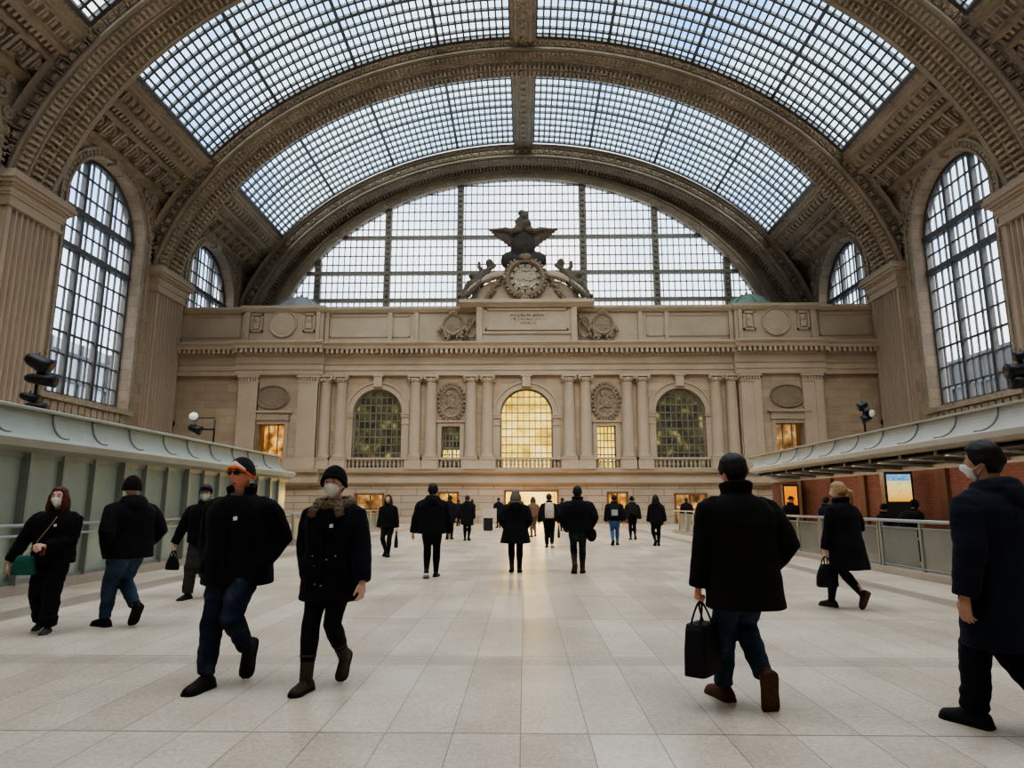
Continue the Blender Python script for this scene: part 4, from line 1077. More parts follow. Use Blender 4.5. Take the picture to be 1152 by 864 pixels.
# buildings outside, seen through the side windows
def office(s, label, m, x, rows):
    root = thing('office_building', label, 'building', (s*x, 44, 0))
    b = MB(); b.box(-6,6,-26,30,0,rows[0]); b.box(-6,6,-26,-4,rows[0],rows[1]); b.build('wall', m, root)
    f = MB()
    for k in range(28):
        y = -26+2*k; f.box(-s*6.12-.1, -s*6.12+.1, y-.08, y+.08, 0, rows[1] if y < -4 else rows[0])
    for k in range(8): z = 2.4+2.4*k; f.box(-s*6.1-.1, -s*6.1+.1, -26, 30, z-.12, z+.12) if z < rows[0] else None
    f.build('facade_grid', MT['iron_grey'], root); return root
MT['office_pale'] = simple('pale_glass_facade', (.42,.44,.45), .25, .3, .6, .22, .5, .05)
MT['office_dark'] = simple('dark_facade', (.10,.095,.075), .4, .1, .4, .25, .5, .05)
MT['office_pane'] = simple('bright_panes', (.75,.78,.78), .15, .5, .7, .6, .2, 0)
MT['lit_pane'] = glow('lit_office_window', [(.3,(1,.62,.2)),(.7,(1,.85,.45))], 2.2)
ol = office(-1, 'pale grey glass office building outside the left windows', MT['office_pale'], 46, (15.5, 17.0))
od = office(1, 'dark building outside the right windows with lit panes', MT['office_dark'], 46, (14.5, 14.5))
b = MB()
for y, z in ((-8,11.2),(-10.5,12.4),(-6,8.2),(-2,8.0)): b.box(-6.3,-6.15,y-.5,y+.5,z-.7,z+.7)
b.build('lit_window', MT['lit_pane'], od)
b = MB(); rnd = random.Random(4)
for k in range(16): y = -25+2*k; b.box(6.15,6.3,y+.15,y+1.8,5.0+rnd.random()*.4,7.0); 
for k in range(9): y = -25+2*k; b.box(6.15,6.3,y+.15,y+1.8,12.2+.14*k,15.2+.1*k)
b.build('bright_panes', MT['office_pane'], ol)

L = bpy.data.lights.new('canopy_fill','AREA'); L.shape = 'RECTANGLE'; L.size = .2; L.size_y = 22; L.energy = 75; L.color = (1,.86,.68)  # area light added under the canopy to brighten the brick wall
lo = bpy.data.objects.new('canopy_fill', L); COL.objects.link(lo); lo.location = (8.75, 14, 2.36); lo.rotation_euler = (0, R(-38), 0)
# ================================================================= PEOPLE
C_ = {}
def cm(kind, col, name):
    k = (kind, col)
    if k not in C_: C_[k] = {'f': fabric, 'd': denim}[kind](name, col) if kind in 'fd' else simple(name, col, .6 if kind == 'l' else .45, 0, .18, 25, .25, .2)
    return C_[k]
BLACK = (.0085,.0085,.010)
def skin_mat(name, col):
    m, nt, out = newmat(name); p = principled(nt, out, .55, 0, .35); n = noise_t(nt, coord(nt), 30, 3)
    nt.links.new(mixc(nt, n.outputs[0], [x*.85 for x in col], [min(1, x*1.12) for x in col]), p.inputs['Base Color'])
    p.inputs['Subsurface Weight'].default_value = .06; p.inputs['Subsurface Radius'].default_value = (.02,.008,.004)
    return m
SKIN = {'a': skin_mat('skin_rosy', (.62,.27,.185)), 'b': skin_mat('skin_fair', (.66,.41,.31)), 'c': skin_mat('skin_tan', (.45,.24,.165))}
def hair_mat(name, col):
    m, nt, out = newmat(name); p = principled(nt, out, .5, 0, .3); v = coord(nt)
    mp = N(nt, 'ShaderNodeMapping'); mp.inputs['Scale'].default_value = (60,60,6); nt.links.new(v, mp.inputs[0])
    n = noise_t(nt, mp.outputs[0], 1.5, 3); nt.links.new(mixc(nt, n.outputs[0], [x*.55 for x in col], [min(1, x*1.5) for x in col]), p.inputs['Base Color'])
    nt.links.new(bump(nt, n.outputs[0], .5, .01), p.inputs['Normal']); return m
HAIR = {'black': hair_mat('black_hair', (.009,.008,.007)), 'brown': hair_mat('brown_hair', (.035,.02,.012)), 'red': hair_mat('auburn_hair', (.075,.018,.010)), 'blond': hair_mat('blond_hair', (.34,.24,.12)), 'grey': hair_mat('grey_hair', (.13,.11,.09))}
FUR = hair_mat('fur_trim', (.13,.09,.05))
MASK = fabric('white_mask', (.72,.72,.70), .8, .3)
EYE = simple('eye_dark', (.02,.014,.01), .2, 0, .6, 30, .1, 0)
LIP = simple('lip', (.36,.13,.11), .5, 0, .4, 30, .1, 0)
BADGE = simple('white_badge', (.8,.8,.78), .6, 0, .3, 30, .05, 0)
SOLE = {'white': simple('white_sole', (.68,.66,.62), .6, 0, .3, 30, .1, .05), 'brown': simple('brown_sole', (.075,.038,.02), .8, 0, .2, 30, .3, .3), 'black': simple('black_sole', (.013,.012,.012), .8, 0, .2, 30, .3, .3)}

def gs(x, c, s): return math.exp(-((x-c)/s)**2)
def ring(c, hw, hd, n=24, e=2.4):
    o = []
    for k in range(n):
        a = 2*PI*k/n; ca, sa = math.cos(a), math.sin(a)
        o.append(Vector((c[0]+hw*math.copysign(abs(ca)**(2/e), ca), c[1]+hd*math.copysign(abs(sa)**(2/e), sa), c[2])))
    return o
def ik(a, b, la, lb, hint):
    d = b-a; D = min(d.length, (la+lb)*.9995); u = d.normalized()
    x = (la*la-lb*lb+D*D)/(2*D); h = math.sqrt(max(0, la*la-x*x))
    hv = Vector(hint)-u*Vector(hint).dot(u); hv = hv.normalized() if hv.length > 1e-5 else Vector((0,1,0))
    return a+u*x+hv*h, a+u*D
def head_pt(H, az, el, off=0.):
    """a point of the head surface; az 0 = face, el = elevation (degrees)"""
    a, e = R(az), R(el); d = Vector((math.sin(a)*math.cos(e), math.cos(a)*math.cos(e), math.sin(e)))
    rx, ry, rz = .0468*H, .058*H, .069*H
    p = Vector((d.x*rx, d.y*ry, d.z*rz)); t = max(0, -d.z)
    p.x *= 1-.30*t**1.3
    if d.y < 0: p.y *= 1-.42*t
    else: p.y *= 1-.10*t
    aa = (az+180) % 360-180; out = 0
    if abs(aa) < 90:
        out += .0125*H*gs(aa,0,9)*gs(el,-14,9) + .007*H*gs(aa,0,7)*gs(el,-2,11)          # nose
        out += .003*H*gs(abs(aa),20,15)*gs(el,15,7) - .0048*H*gs(abs(aa),23,10)*gs(el,4,8)   # brow, eye sockets
        out += .0032*H*gs(aa,0,18)*gs(el,-37,6) - .002*H*gs(aa,0,20)*gs(el,-46,4) + .0045*H*gs(aa,0,18)*gs(el,-62,10)
        out += .0025*H*gs(abs(aa),38,14)*gs(el,-14,12)
    return p + d*(out+off)
def shell(H, az0, az1, lo, hi, off, thick, na=40, ne=12, nz=0., bot=None):
    """closed shell over a patch of the head: lo/hi are functions of azimuth"""
    mb = MB(); full = az1-az0 >= 359.9; cols = []
    for i in range(na + (0 if full else 1)):
        az = az0+(az1-az0)*i/na; l, h = lo(az), hi(az); prof = []
        for j in range(ne+1):
            el = l+(h-l)*j/ne; o = off(az, el) if callable(off) else off
            if nz: q = head_pt(H, az, el); o += nz*mnoise.noise(q*(45/H*1.7))
            prof.append(head_pt(H, az, el, o))
        for j in range(ne, -1, -1): prof.append(head_pt(H, az, l+(h-l)*j/ne, (off(az, 0) if callable(off) else off)-thick if False else -thick))
        cols.append(prof)
    n = len(cols[0]); vs = [p for c in cols for p in c]; fs = []; m = len(cols)
    for i in range(m if full else m-1):
        for j in range(n): fs.append((i*n+j, ((i+1) % m)*n+j, ((i+1) % m)*n+(j+1) % n, i*n+(j+1) % n))
    if not full: fs += [tuple(range(n)), tuple(reversed(range((m-1)*n, m*n)))]
    return mb.add(vs, fs, True)

def hand(mb, Wp, d, n, t, H, curl=(15,22,18), spread=1.):
    """palm and five separate fingers; n = the way the palm faces, t = thumb side"""
    d, n, t = Vector(d).normalized(), Vector(n), Vector(t)
    n = (n-d*n.dot(d)).normalized(); t = (t-d*t.dot(d)-n*t.dot(n)).normalized(); L = .106*H
    for q in (-.5, 0, .5):
        mb.tube([Wp-d*.02*H, Wp+d*.012*H+t*q*.011*H, Wp+d*.5*L+t*q*.028*H], [.0135*H,.0125*H,.011*H], 10, flat=.85)
    for k, (o, l) in enumerate(((.46,.43),(.16,.49),(-.15,.46),(-.44,.36))):
        p = Wp+d*(.47-.02*abs(o))*L+t*o*.042*H; dr = (d+t*o*.16*spread).normalized(); pts = [p-dr*.012*H, p]; ang = 0
        for s_, f in enumerate((.44,.32,.26)):
            ang += R(curl[s_]*(1+.1*k)); p = p+(dr*math.cos(ang)+n*math.sin(ang))*l*L*f; pts.append(p)
        mb.tube(pts, [.0058*H,.0056*H,.0052*H,.0047*H,.0038*H], 8)
    b = Wp+d*.12*L+t*.012*H; dr = (d*.72+t*.62+n*.22).normalized()
    mb.tube([b, b+dr*.26*L, b+dr*.26*L+(d*.85+t*.2+n*.4).normalized()*.2*L, b+dr*.26*L+(d*.85+t*.1+n*.5).normalized()*.36*L], [.0085*H,.0075*H,.0062*H,.0045*H], 8)

TF = {'jeans':(.068,.050,.047,.037,.034), 'slim':(.062,.041,.042,.026,.024), 'loose':(.068,.054,.050,.043,.042), 'wide':(.066,.055,.054,.05,.052)}
def person(label, pos, rot, H=1.75, fem=False, W=1., vox=.012, lead='L', stride=.45, rear=(45,.0), lead_pitch=0, arms=None, head=(0,0), coat=None, trousers=None, shoes=None, hair=None, hat=None, mask=None, skin='b', face=False, group=None, lean=2., extra=None, feet=.045):
    root = thing('person', label, 'person', (pos[0], pos[1], 0), R(rot), group)
    coat = dict(dict(col=BLACK, hem=.46, pad=.012, flare=0., hood=None, collar=.02, puff=0), **(coat or {}))
    tr = dict(dict(kind='f', col=BLACK, fit='jeans'), **(trousers or {})); sh = dict(dict(col=(.012,.011,.011), kind='shoe', sole='black'), **(shoes or {}))
    arms = dict(dict(L=('hang', 12), R=('hang', -14)), **(arms or {}))
    sw = (.93 if fem else 1.0)*W
    # ---- legs
    legs = {}; LT, LS = .245*H, .237*H
    for sd, s in (('L',-1),('R',1)):
        if sd == lead: ank = Vector((s*feet*H, stride/2, .045*H)); p = R(lead_pitch); 
        else:
            p = -R(rear[0]); ball = Vector((s*feet*H, -stride/2+.08*H, .016*H+rear[1]))
            ank = ball + Matrix.Rotation(p, 3, 'X') @ Vector((0,-.078*H,.040*H))
        if sd == lead and lead_pitch: ank.z += .02*H*math.sin(p)
        legs[sd] = [s, ank, p]
    hz = .527*H
    for sd in legs:
        s, ank, p = legs[sd]; dx = s*.05*H-ank.x
        hz = min(hz, ank.z+math.sqrt(max(.01, ((LT+LS)*.992)**2-dx*dx-ank.y**2)))
    dz = hz-.527*H
    def up(zf): return zf*H+dz
    ly = math.tan(R(lean))
    def P(x, y, zf): z = up(zf); return Vector((x*H, y*H+(z-hz)*ly, z))
    for sd in legs:
        s, ank, p = legs[sd]; hip = Vector((s*.05*H, 0, hz)); knee, ank2 = ik(hip, ank, LT, LS, (s*.05,1,0)); legs[sd] += [hip, knee]
    # ---- arms
    A = {}
    for sd, s in (('L',-1),('R',1)):
        S = P(s*.112*sw, 0, .803); k = arms[sd]; la, lb = .178*H, .152*H
        cpad = coat['pad']*.6
        if k[0] == 'hang':
            a = R(k[1]); out = (k[2] if len(k) > 2 else .05); bend = k[3] if len(k) > 3 else .985
            w = S+Vector((s*out*H, math.sin(a)*.33*H*bend, -math.cos(a)*.33*H*bend)); hint = (s*.3,-1,0)
        elif k[0] == 'pocket': w = P(s*(.100*sw+cpad), .030, .535); hint = (s*.75,-1.0,-.1)
        elif k[0] == 'front': w = P(s*k[1], k[2], k[3]); hint = (s*.8,-.5,-.6)
        el, w = ik(S, w, la, lb, hint); A[sd] = (S, el, w, k)
    # ---- body: one continuous figure
    b = MB(); hc = P(0, .012, .931); HM = Matrix.Translation(hc) @ Matrix.Rotation(R(head[0]), 4, 'Z') @ Matrix.Rotation(R(head[1]), 4, 'X')
    na, ne = (72, 48) if face else (28, 18)
    b.loft([[HM @ head_pt(H, 360*i/na, -90+180*j/ne if 0 < j < ne else (-89.5 if j == 0 else 89.5)) for i in range(na)] for j in range(ne+1)])
    for s in (-1, 1):
        b.ell(HM @ Vector((s*.0465*H, -.004*H, -.004*H)), (.006*H, .012*H, .019*H), 10, 8)
    b.tube([P(0,-.004,.80), P(0,.0,.85), hc-Vector((0,.010*H,.03*H))], [.034*H,.031*H,.033*H], 14)
    rows = [(.49,.08,.06),(.54,.088,.063),(.60,.078,.056),(.66,.086,.060),(.73,.10,.066),(.785,.105,.058),(.815,.075,.045),(.832,.036,.034)]
    b.loft([ring(P(0,0,z), hw*H*sw, hd*H) for z, hw, hd in rows])
    grips = {}
    for sd, s in (('L',-1),('R',1)):
        S, el, w, k = A[sd]; b.tube([P(s*.06*sw,0,.785), S-Vector((s*.006*H,0,.02*H)), S.lerp(el,.5), el, el.lerp(w,.4), w], [.028*H,.028*H,.027*H,.024*H,.023*H,.016*H], 12)
        fd = (w-el).normalized()
        if k[0] == 'pocket': hand(b, w, fd, Vector((-s,.1,0)), Vector((0,.5,.5)), H, (25,30,25))
        elif k[0] == 'front': hand(b, w, fd, Vector((-s*.6,-.3,-.4)), Vector((0,.3,1)), H, (35,45,35))
        else:
            g = (62,75,50) if (len(k) > 4 and k[4] == 'grip') else (16,24,20)
            hd_ = (fd*.8+Vector((0,0,-1))*.6).normalized(); hand(b, w, hd_, Vector((-s,-.15,0)), Vector((0,1,0)), H, g); grips[sd] = w+hd_*.060*H+Vector((-s*.012*H,0,0))
        s_, ank, p, hip, knee = legs[sd]
        b.tube([hip+Vector((0,0,.03*H)), hip.lerp(knee,.4), knee, knee.lerp(ank,.3), ank+Vector((0,0,.01*H))], [.058*H,.05*H,.034*H,.036*H,.021*H], 12)
        F = Matrix.Translation(ank) @ Matrix.Rotation(p, 4, 'X')
        b.tube([F @ Vector((0,-.03*H,-.022*H)), F @ Vector((0,.02*H,-.02*H)), F @ Vector((0,.085*H,-.03*H))], [.02*H,.022*H,.012*H], 10)
    body = link_mesh('body', remesh(b, vox*.62 if face else vox, 1), SKIN[skin], root)
    # ---- trousers
    t = MB(); f = TF[tr['fit']]
    t.loft([ring(Vector((0,(up(z)-hz)*ly*0,up(z))), hw*H*sw, hd*H, 20, 2.2) for z, hw, hd in ((.455,.088,.07),(.50,.102,.078),(.56,.10,.075),(.60,.092,.068))])
    for sd in legs:
        s, ank, p, hip, knee = legs[sd]; bl = (ank-knee).normalized(); top = hip+Vector((0,0,.02*H)); hem = ank+bl*((.012*H if tr['fit'] == 'slim' else -.012*H) if sh['kind'] == 'shoe' else -.05*H)
        pts = [top, hip.lerp(knee,.35), hip.lerp(knee,.8), knee, knee.lerp(ank,.3), knee.lerp(ank,.65), hem]
        t.tube(pts, [f[0]*1.04*H, f[0]*.97*H, f[1]*1.03*H, f[1]*H, f[2]*H, (f[2]*.4+f[3]*.6)*H, f[4]*H], 16)
        if tr['fit'] in ('jeans','loose','wide'):
            for q in (.02, .05): t.tube([hem-bl*(q-.012)*H, hem-bl*(q+.012)*H], [f[4]*(1.1+q)*H]*2, 14)
    amp = .006*H if tr['fit'] != 'slim' else .0015*H
    link_mesh('trousers', remesh(t, vox, 2, lambda c: amp*(mnoise.noise(c*9)+.7*mnoise.noise(Vector((c.x*6,c.y*6,c.z*22))))), cm(tr['kind'], tr['col'], 'trouser_cloth'), root)
    # ---- shoes
    for sd in legs:
        s, ank, p, hip, knee = legs[sd]; F = Matrix.Translation(ank) @ Matrix.Rotation(p, 4, 'X') @ Matrix.Rotation(R(-s*6), 4, 'Z'); u = H*(1.04 if not fem else .93)
        st = [(-.052,.017,.022),(-.045,.024,.040),(-.025,.027,.056),(.0,.027,.060),(.03,.0265,.048),(.06,.030,.036),(.085,.031,.030),(.103,.026,.025),(.114,.013,.014)]
        m = MB(); rr = []
        for y, w, h in st:
            r_ = [Vector((w*u*math.cos(a), y*u, -.036*u+h*u*max(0,math.sin(a))*(1 if math.sin(a) > 0 else 0))) for a in [PI*k/10 for k in range(11)]]
            r_ += [Vector((w*u*x, y*u, -.038*u)) for x in (-.8,0,.8)]; rr.append([F @ q for q in r_])
        m.loft(rr)
        if sh['kind'] == 'boot':
            bl = (knee-ank).normalized(); m.tube([ank-bl*.02*H, ank+bl*.02*H, ank+bl*.07*H, ank+bl*.105*H], [.027*H,.029*H,.031*H,.034*H], 14)
            m.tube([ank+bl*.098*H, ank+bl*.108*H], [.0365*H]*2, 14)
        so = m.build('boot' if sh['kind'] == 'boot' else 'shoe', cm('l', sh['col'], 'shoe_leather'), root)
        m = MB(); m.loft([[F @ Vector((w*1.07*u*math.cos(a), (y*1.02)*u, z)) for y, w in ([(q[0], q[1]) for q in st])] for a, z in ((0,-.037*u),(PI,-.037*u),(PI,-.048*u),(0,-.048*u),(0,-.037*u))], False, False, False)
        outl = [(w*1.07*u, y*1.02*u) for y, w, h in st] + [(-w*1.07*u, y*1.02*u) for y, w, h in reversed(st)]
        m = MB(); n = len(outl); vs = [F @ Vector((x, y, -.034*u)) for x, y in outl]+[F @ Vector((x, y, -.047*u)) for x, y in outl]
        m.add(vs, [(i,(i+1)%n,n+(i+1)%n,n+i) for i in range(n)]+[tuple(range(n)), tuple(range(n,2*n))]); m.build('sole', SOLE[sh['sole']], so)
        if sh['kind'] == 'boot' and face:
            q = MB()
            for k in range(5):
                for sg in (-1, 1): q.tube([F @ Vector((-sg*.014*u, (.035-.008*k)*u, (.014+.017*k)*u)), F @ Vector((0, (.043-.008*k)*u, (.022+.017*k)*u)), F @ Vector((sg*.014*u, (.033-.008*k)*u, (.026+.017*k)*u))], .0022*u, 5)
            q.build('lace', BADGE if False else cm('l', (.07,.05,.035), 'lace_cord'), so)
    # ---- coat
    c = MB(); pad = coat['pad']; hem = coat['hem']; fl = coat['flare']
    rows = [(.838,.040,.044),(.826,.066,.054),(.808,.092,.066),(.775,.113,.078),(.735,.118,.087),(.68,.113,.087),(.62,.107 if fem else .112,.084),(.56,.112 if fem else .114,.087),(.50,.118,.091),(.44,.120,.092),(.38,.122,.094),(.32,.124,.096)]
    rr = [(z, hw, hd) for z, hw, hd in rows if z > hem+.02]; l = rr[-1]; rr.append((hem, l[1]+.003, l[2]+.003)); rr.append((hem-.004, l[1]-.004, l[2]-.004))
    def ext(z): return pad+fl*max(0, (.62-z)/.3)
    c.loft([ring(P(0, -.004, z), (hw*sw+ext(z))*H, (hd+ext(z)*.9)*H, 28, 2.5) for z, hw, hd in reversed(rr)])
    for sd, s in (('L',-1),('R',1)):
        S, el, w, k = A[sd]; fd = (w-el).normalized(); cuff = w+fd*(.004*H) if k[0] != 'pocket' else w+fd*.03*H
        pd = coat['pad']*.55
        pts = [P(s*.05*sw,0,.80), P(s*.092*sw,-.002,.797), S+Vector((s*.003*H,0,-.022*H)), S.lerp(el,.4), S.lerp(el,.8), el, el.lerp(cuff,.35), el.lerp(cuff,.75), cuff]
        c.tube(pts, [(q+pd*f_)*H for q, f_ in ((.030,.2),(.035,.4),(.041,.7),(.041,.95),(.037,1),(.0355,1),(.034,1),(.029,1),(.0265,.9))], 16)
        if k[0] == 'pocket': c.ell(w+fd*.02*H, (.04*H,.045*H,.05*H), 10, 8)
    if coat['collar'] > 0:
        cl = coat['collar']
        for q in range(4): 
            zz = .835+cl*q*.5; c.tube([P((.047+.004*q)*math.cos(a), (.047+.003*q)*math.sin(a)*1.05-.002, zz-.012*math.sin(a)) for a in ([2*PI*k/22 for k in range(23)] if not coat.get('open') else [R(128+284*k/22) for k in range(23)])], .012*H, 8)
    if coat['hood'] == 'down':
        for q, (rx, ry, zz, r_) in enumerate(((.062,.058,.842,.024),(.074,.066,.832,.026),(.070,.072,.815,.028))):
            c.tube([P(rx*math.cos(a), ry*math.sin(a)-.012, zz+.010*(1 if q == 0 else 0)-.012*max(0,math.sin(a))) for a in [PI*.82+PI*1.36*k/22 for k in range(23)]], [r_*H*(.55+.45*math.sin(PI*k/22)) for k in range(23)], 10)
        c.ell(P(0,-.085,.80), (.07*H,.028*H,.055*H), 14, 10)
    pf = coat['puff']
    def dsp(q):
        a = .0035*H*(mnoise.noise(q*7)+.8*mnoise.noise(Vector((q.x*5+9,q.y*5,q.z*14))))
        if pf: a += pf*H*(abs(math.sin(q.z*PI/(.042*H)))-.5)
        return a
    cmt = cm('f', coat['col'], 'coat_cloth'); co_ = link_mesh('coat', remesh(c, vox, 2, dsp), cmt, root)
    def fy(x, z):                                                     # front of the coat at x, z (fractions)
        hw = .115*sw+ext(z); hd = .088+ext(z)*.9; return hd*(max(0, 1-(abs(x)/hw)**2.5))**(1/2.5)
    if face and coat.get('front', True):
        z_ = MB(); z_.tube([P(.006, fy(.006,z)+.002, z) for z in [hem+.02+(.80-hem-.02)*k/16 for k in range(17)]], .005*H, 6); z_.build('placket', cmt, co_)
        if 'badge' in coat: bx, bz = coat['badge']; q = MB(); o = P(bx, fy(bx,bz)+.004, bz); q.obox(o, Vector((1,0,-.15)).normalized(), Vector((0,.1,1)).normalized(), Vector((0,1,0)), .0085*H,.0085*H,.004*H,.8); q.build('badge', BADGE, co_)
        for bx, bz in coat.get('buttons', ()): q = MB(); q.lathe_y([(.004*H,0),(.0038*H,-.003*H),(.001*H,-.004*H)], P(bx, fy(bx,bz)+.003, bz), 8); q.build('snap_button', MT['steel'], co_)
        if 'pockets' in coat:
            for s in (-1,1): q = MB(); q.obox(P(s*.07, fy(.07,.56)+.002, .56), Vector((1,-s*.35,0)).normalized(), Vector((0,0,1)), Vector((s*.35,1,0)).normalized(), .034*H,.02*H,.005*H,.95); q.build('pocket_flap', cmt, co_)
    if coat['hood'] == 'fur':
        q = MB(); rnd = random.Random(2)
        base = [P(.074*math.cos(a), .066*math.sin(a)-.006, .836+.012*math.sin(a+PI)) for a in [2*PI*k/40 for k in range(41)]]
        q.tube(base, [.025*H*(.9+.25*rnd.random()) for _ in base], 10); q.tube([P(.055+.012*u, .06+.035*math.sin(u*2), .83-.05*u) for u in [k/6 for k in range(7)]], .022*H, 8); q.tube([P(-.055-.012*u, .06+.035*math.sin(u*2), .83-.05*u) for u in [k/6 for k in range(7)]], .022*H, 8)
        link_mesh('fur_trim', remesh(q, .009, 0, lambda c: .009*H*mnoise.noise(c*70)), FUR, root)
        q = MB()
        q.ell(P(0,-.09,.79), (.085*H,.035*H,.07*H), 14, 10); link_mesh('hood', remesh(q, .014, 2), cmt, co_)
    if coat['hood'] == 'up':
        q = shell(H, 0, 360, lambda a: -78+(0 if abs((a+180)%360-180) > 50 else 110-abs((a+180)%360-180)*1.2), lambda a: 89, .012*H, -.004*H, 36, 12); q.xform(HM); q.build('hood', cmt, root)
    if coat.get('scarf'):
        q = MB(); q.tube([P(.044*math.cos(a), .046*math.sin(a), .846-.012*math.sin(a)) for a in [2*PI*k/24 for k in range(25)]], .013*H, 8); link_mesh('scarf', remesh(q, .01, 1), cm('f', coat['scarf'], 'scarf_wool'), root)
    # ---- hair, hats, faces
    ad = lambda a: abs((a+180) % 360-180)
    hm = HAIR.get(hair[0]) if hair else None
    if hair:
        kind = hair[1]
        if kind in ('short','tail','long','bun'):
            lo = lambda a: 40-38*min(1, max(0,(ad(a)-35)/30)) - (40 if kind == 'short' else 46)*min(1, max(0,(ad(a)-78)/30))
            if kind == 'short': lo = lambda a: 38-30*min(1,max(0,(ad(a)-38)/22)) - 20*min(1,max(0,(ad(a)-62)/12)) + 10*gs(ad(a),92,12) - 44*min(1,max(0,(ad(a)-100)/25))
            q = shell(H, 0, 360, lo, lambda a: 89, lambda a, e: .0085*H*(1 if e > -10 else .6)+(.004*H if e > 30 else 0), .002*H, 60 if face else 36, 16, .004*H); q.xform(HM)
            if kind != 'long': q.build('hair', hm, root)
        if kind == 'long':
            q.xform(HM.inverted())
            for i in range(19):
                a = 62+(298-62)*i/18; r0 = head_pt(H, a, 30, -.002*H); dr = Vector((math.sin(R(a)), math.cos(R(a)), 0)); L_ = hair[2]*H*(1 if 85 < a < 275 else .92)
                L_ += .035*H; pts = [r0, head_pt(H, a, 5, .004*H), head_pt(H, a, -20 if not 85 < a < 275 else -12, .010*H)+dr*.002*H, r0+dr*.018*H+Vector((0,0,-.62*L_)), r0+dr*.016*H*(1+.6*math.sin(i*2.1))+Vector((0,0,-L_*(1+.05*math.sin(i*1.7))))]
                q.tube(pts, [.010*H,.013*H,.016*H,.017*H,.006*H], 8)
            link_mesh('hair', remesh(q.xform(HM), .008 if face else .011, 2, lambda c: .003*H*mnoise.noise(Vector((c.x*50,c.y*50,c.z*6)))), hm, root)
        if kind == 'tail':
            q = MB(); r0 = head_pt(H, 180, 8, .006*H); q.ell(r0, (.016*H,.016*H,.016*H), 8, 6); q.tube([r0, r0+Vector((.006*H,-.028*H,-.02*H)), r0+Vector((.02*H,-.036*H,-.07*H)), r0+Vector((.034*H,-.03*H,-.12*H))], [.012*H,.02*H,.018*H,.004*H], 8); q.xform(HM); q.build('ponytail', hm, root)
    if hat:
        kind, hcol = hat[0], hat[1]; hmt = cm('f', hcol, 'hat_knit')
        if kind == 'beanie':
            q = shell(H, 0, 360, lambda a: 17-30*min(1,max(0,(ad(a)-30)/60)), lambda a: 89, lambda a, e: .012*H+(.006*H if e < 24-30*min(1,max(0,(ad(a)-30)/60)) else 0)+.006*H*max(0,math.sin(R(e))), .001*H, 48, 16, .001*H); q.xform(HM); q.build('beanie', hmt, root)
        if kind == 'cap':
            q = shell(H, 0, 360, lambda a: 16-10*min(1,max(0,(ad(a)-40)/60)), lambda a: 89, .010*H, .001*H, 40, 10); q.xform(HM); ho = q.build('cap', hmt, root)
            q = MB(); q.loft([[HM @ (head_pt(H, az, 17, .008*H)+Vector((0, k*.036*H*math.cos(R(az*1.2)), -k*.010*H+(.003*H if top else 0)))) for az in range(-60, 61, 10)] for k, top in ((0,1),(.5,1),(1,1),(1,0),(.5,0),(0,0),(0,1))], True, False, False); q.build('peak', hmt, ho)
        if kind == 'band':
            q = shell(H, 0, 360, lambda a: 20-24*min(1,max(0,(ad(a)-25)/70)), lambda a: 89, lambda a, e: .011*H+.004*H*max(0,math.sin(R(e))), .001*H, 48, 14); q.xform(HM); ho = q.build('beanie', hmt, root)
            q = shell(H, 0, 360, lambda a: 17-25*min(1,max(0,(ad(a)-25)/70)), lambda a: 23-26*min(1,max(0,(ad(a)-25)/70)), .0145*H, .001*H, 48, 4); q.xform(HM); q.build('orange_band', cm('f', (.75,.16,.03), 'orange_knit'), ho, label='orange headband edge')
            q = shell(H, -58, 30, lambda a: 22-22*min(1,max(0,(abs(a)-25)/60)), lambda a: 44-30*min(1,max(0,(abs(a)-8)/55)), .0150*H, .001*H, 16, 4); q.xform(HM); q.build('pale_panel', cm('f', (.80,.52,.40), 'pale_knit'), ho, label='pale front panel')
    if mask:
        q = shell(H, -56, 56, lambda a: -72+22*(abs(a)/56)**2, lambda a: -3-17*(abs(a)/56)**2, lambda a, e: .0045*H+.008*H*gs(a,0,26)*gs(e,-30,26), .001*H, 28, 14); q.xform(HM); mo = q.build('face_mask', MASK, root)
        if face:
            q = MB()
            for s in (-1,1):
                for e0 in (-18,-48): q.tube([HM @ head_pt(H, s*55, e0, .004*H), HM @ head_pt(H, s*75, (e0-12)/2, .004*H), HM @ Vector((s*.048*H,-.008*H,.006*H if e0 > -30 else -.012*H))], .0012*H, 5)
            q.build('ear_loop', MASK, mo)
    if face:
        for s in (-1, 1):
            q = MB(); q.ell(head_pt(H, s*22, 4, .0012*H), (.0088*H,.0045*H,.0042*H), 12, 8); q.xform(HM); e_ = q.build('eye', simple('eye_white', (.55,.5,.47), .25, 0, .6, 30, .05, 0) if 'EYEW' not in C_ else C_['EYEW'], root); C_.setdefault('EYEW', e_.data.materials[0])
            q = MB(); q.ell(head_pt(H, s*21.5, 3.5, .004*H), (.0038*H,.0028*H,.0038*H), 10, 6); q.xform(HM); q.build('iris', EYE, e_)
            if not (hat and hat[0] in ('beanie',) and False):
                q = MB(); q.tube([head_pt(H, s*az, 13+2.5*math.sin(PI*k/6), .003*H) for k, az in enumerate((10,14,18,22,26,30,34))], [.0018*H,.003*H,.003*H,.003*H,.0028*H,.002*H,.001*H], 6); q.xform(HM); q.build('eyebrow', HAIR.get(hair[0], HAIR['brown']) if hair else HAIR['brown'], root)
        if not mask:
            q = MB()
            for el_ in (-35.5,-40): q.tube([head_pt(H, az, el_+.02*abs(az)*(1 if el_ > -38 else -1)*-1, .0015*H) for az in range(-20, 21, 5)], [.0012*H,.0025*H,.0034*H,.0036*H,.0034*H,.0036*H,.0034*H,.0025*H,.0012*H], 6)
            q.xform(HM); q.build('lips', LIP, root)
    MWr = Matrix.Translation((pos[0], pos[1], 0)) @ Matrix.Rotation(R(rot), 4, 'Z')
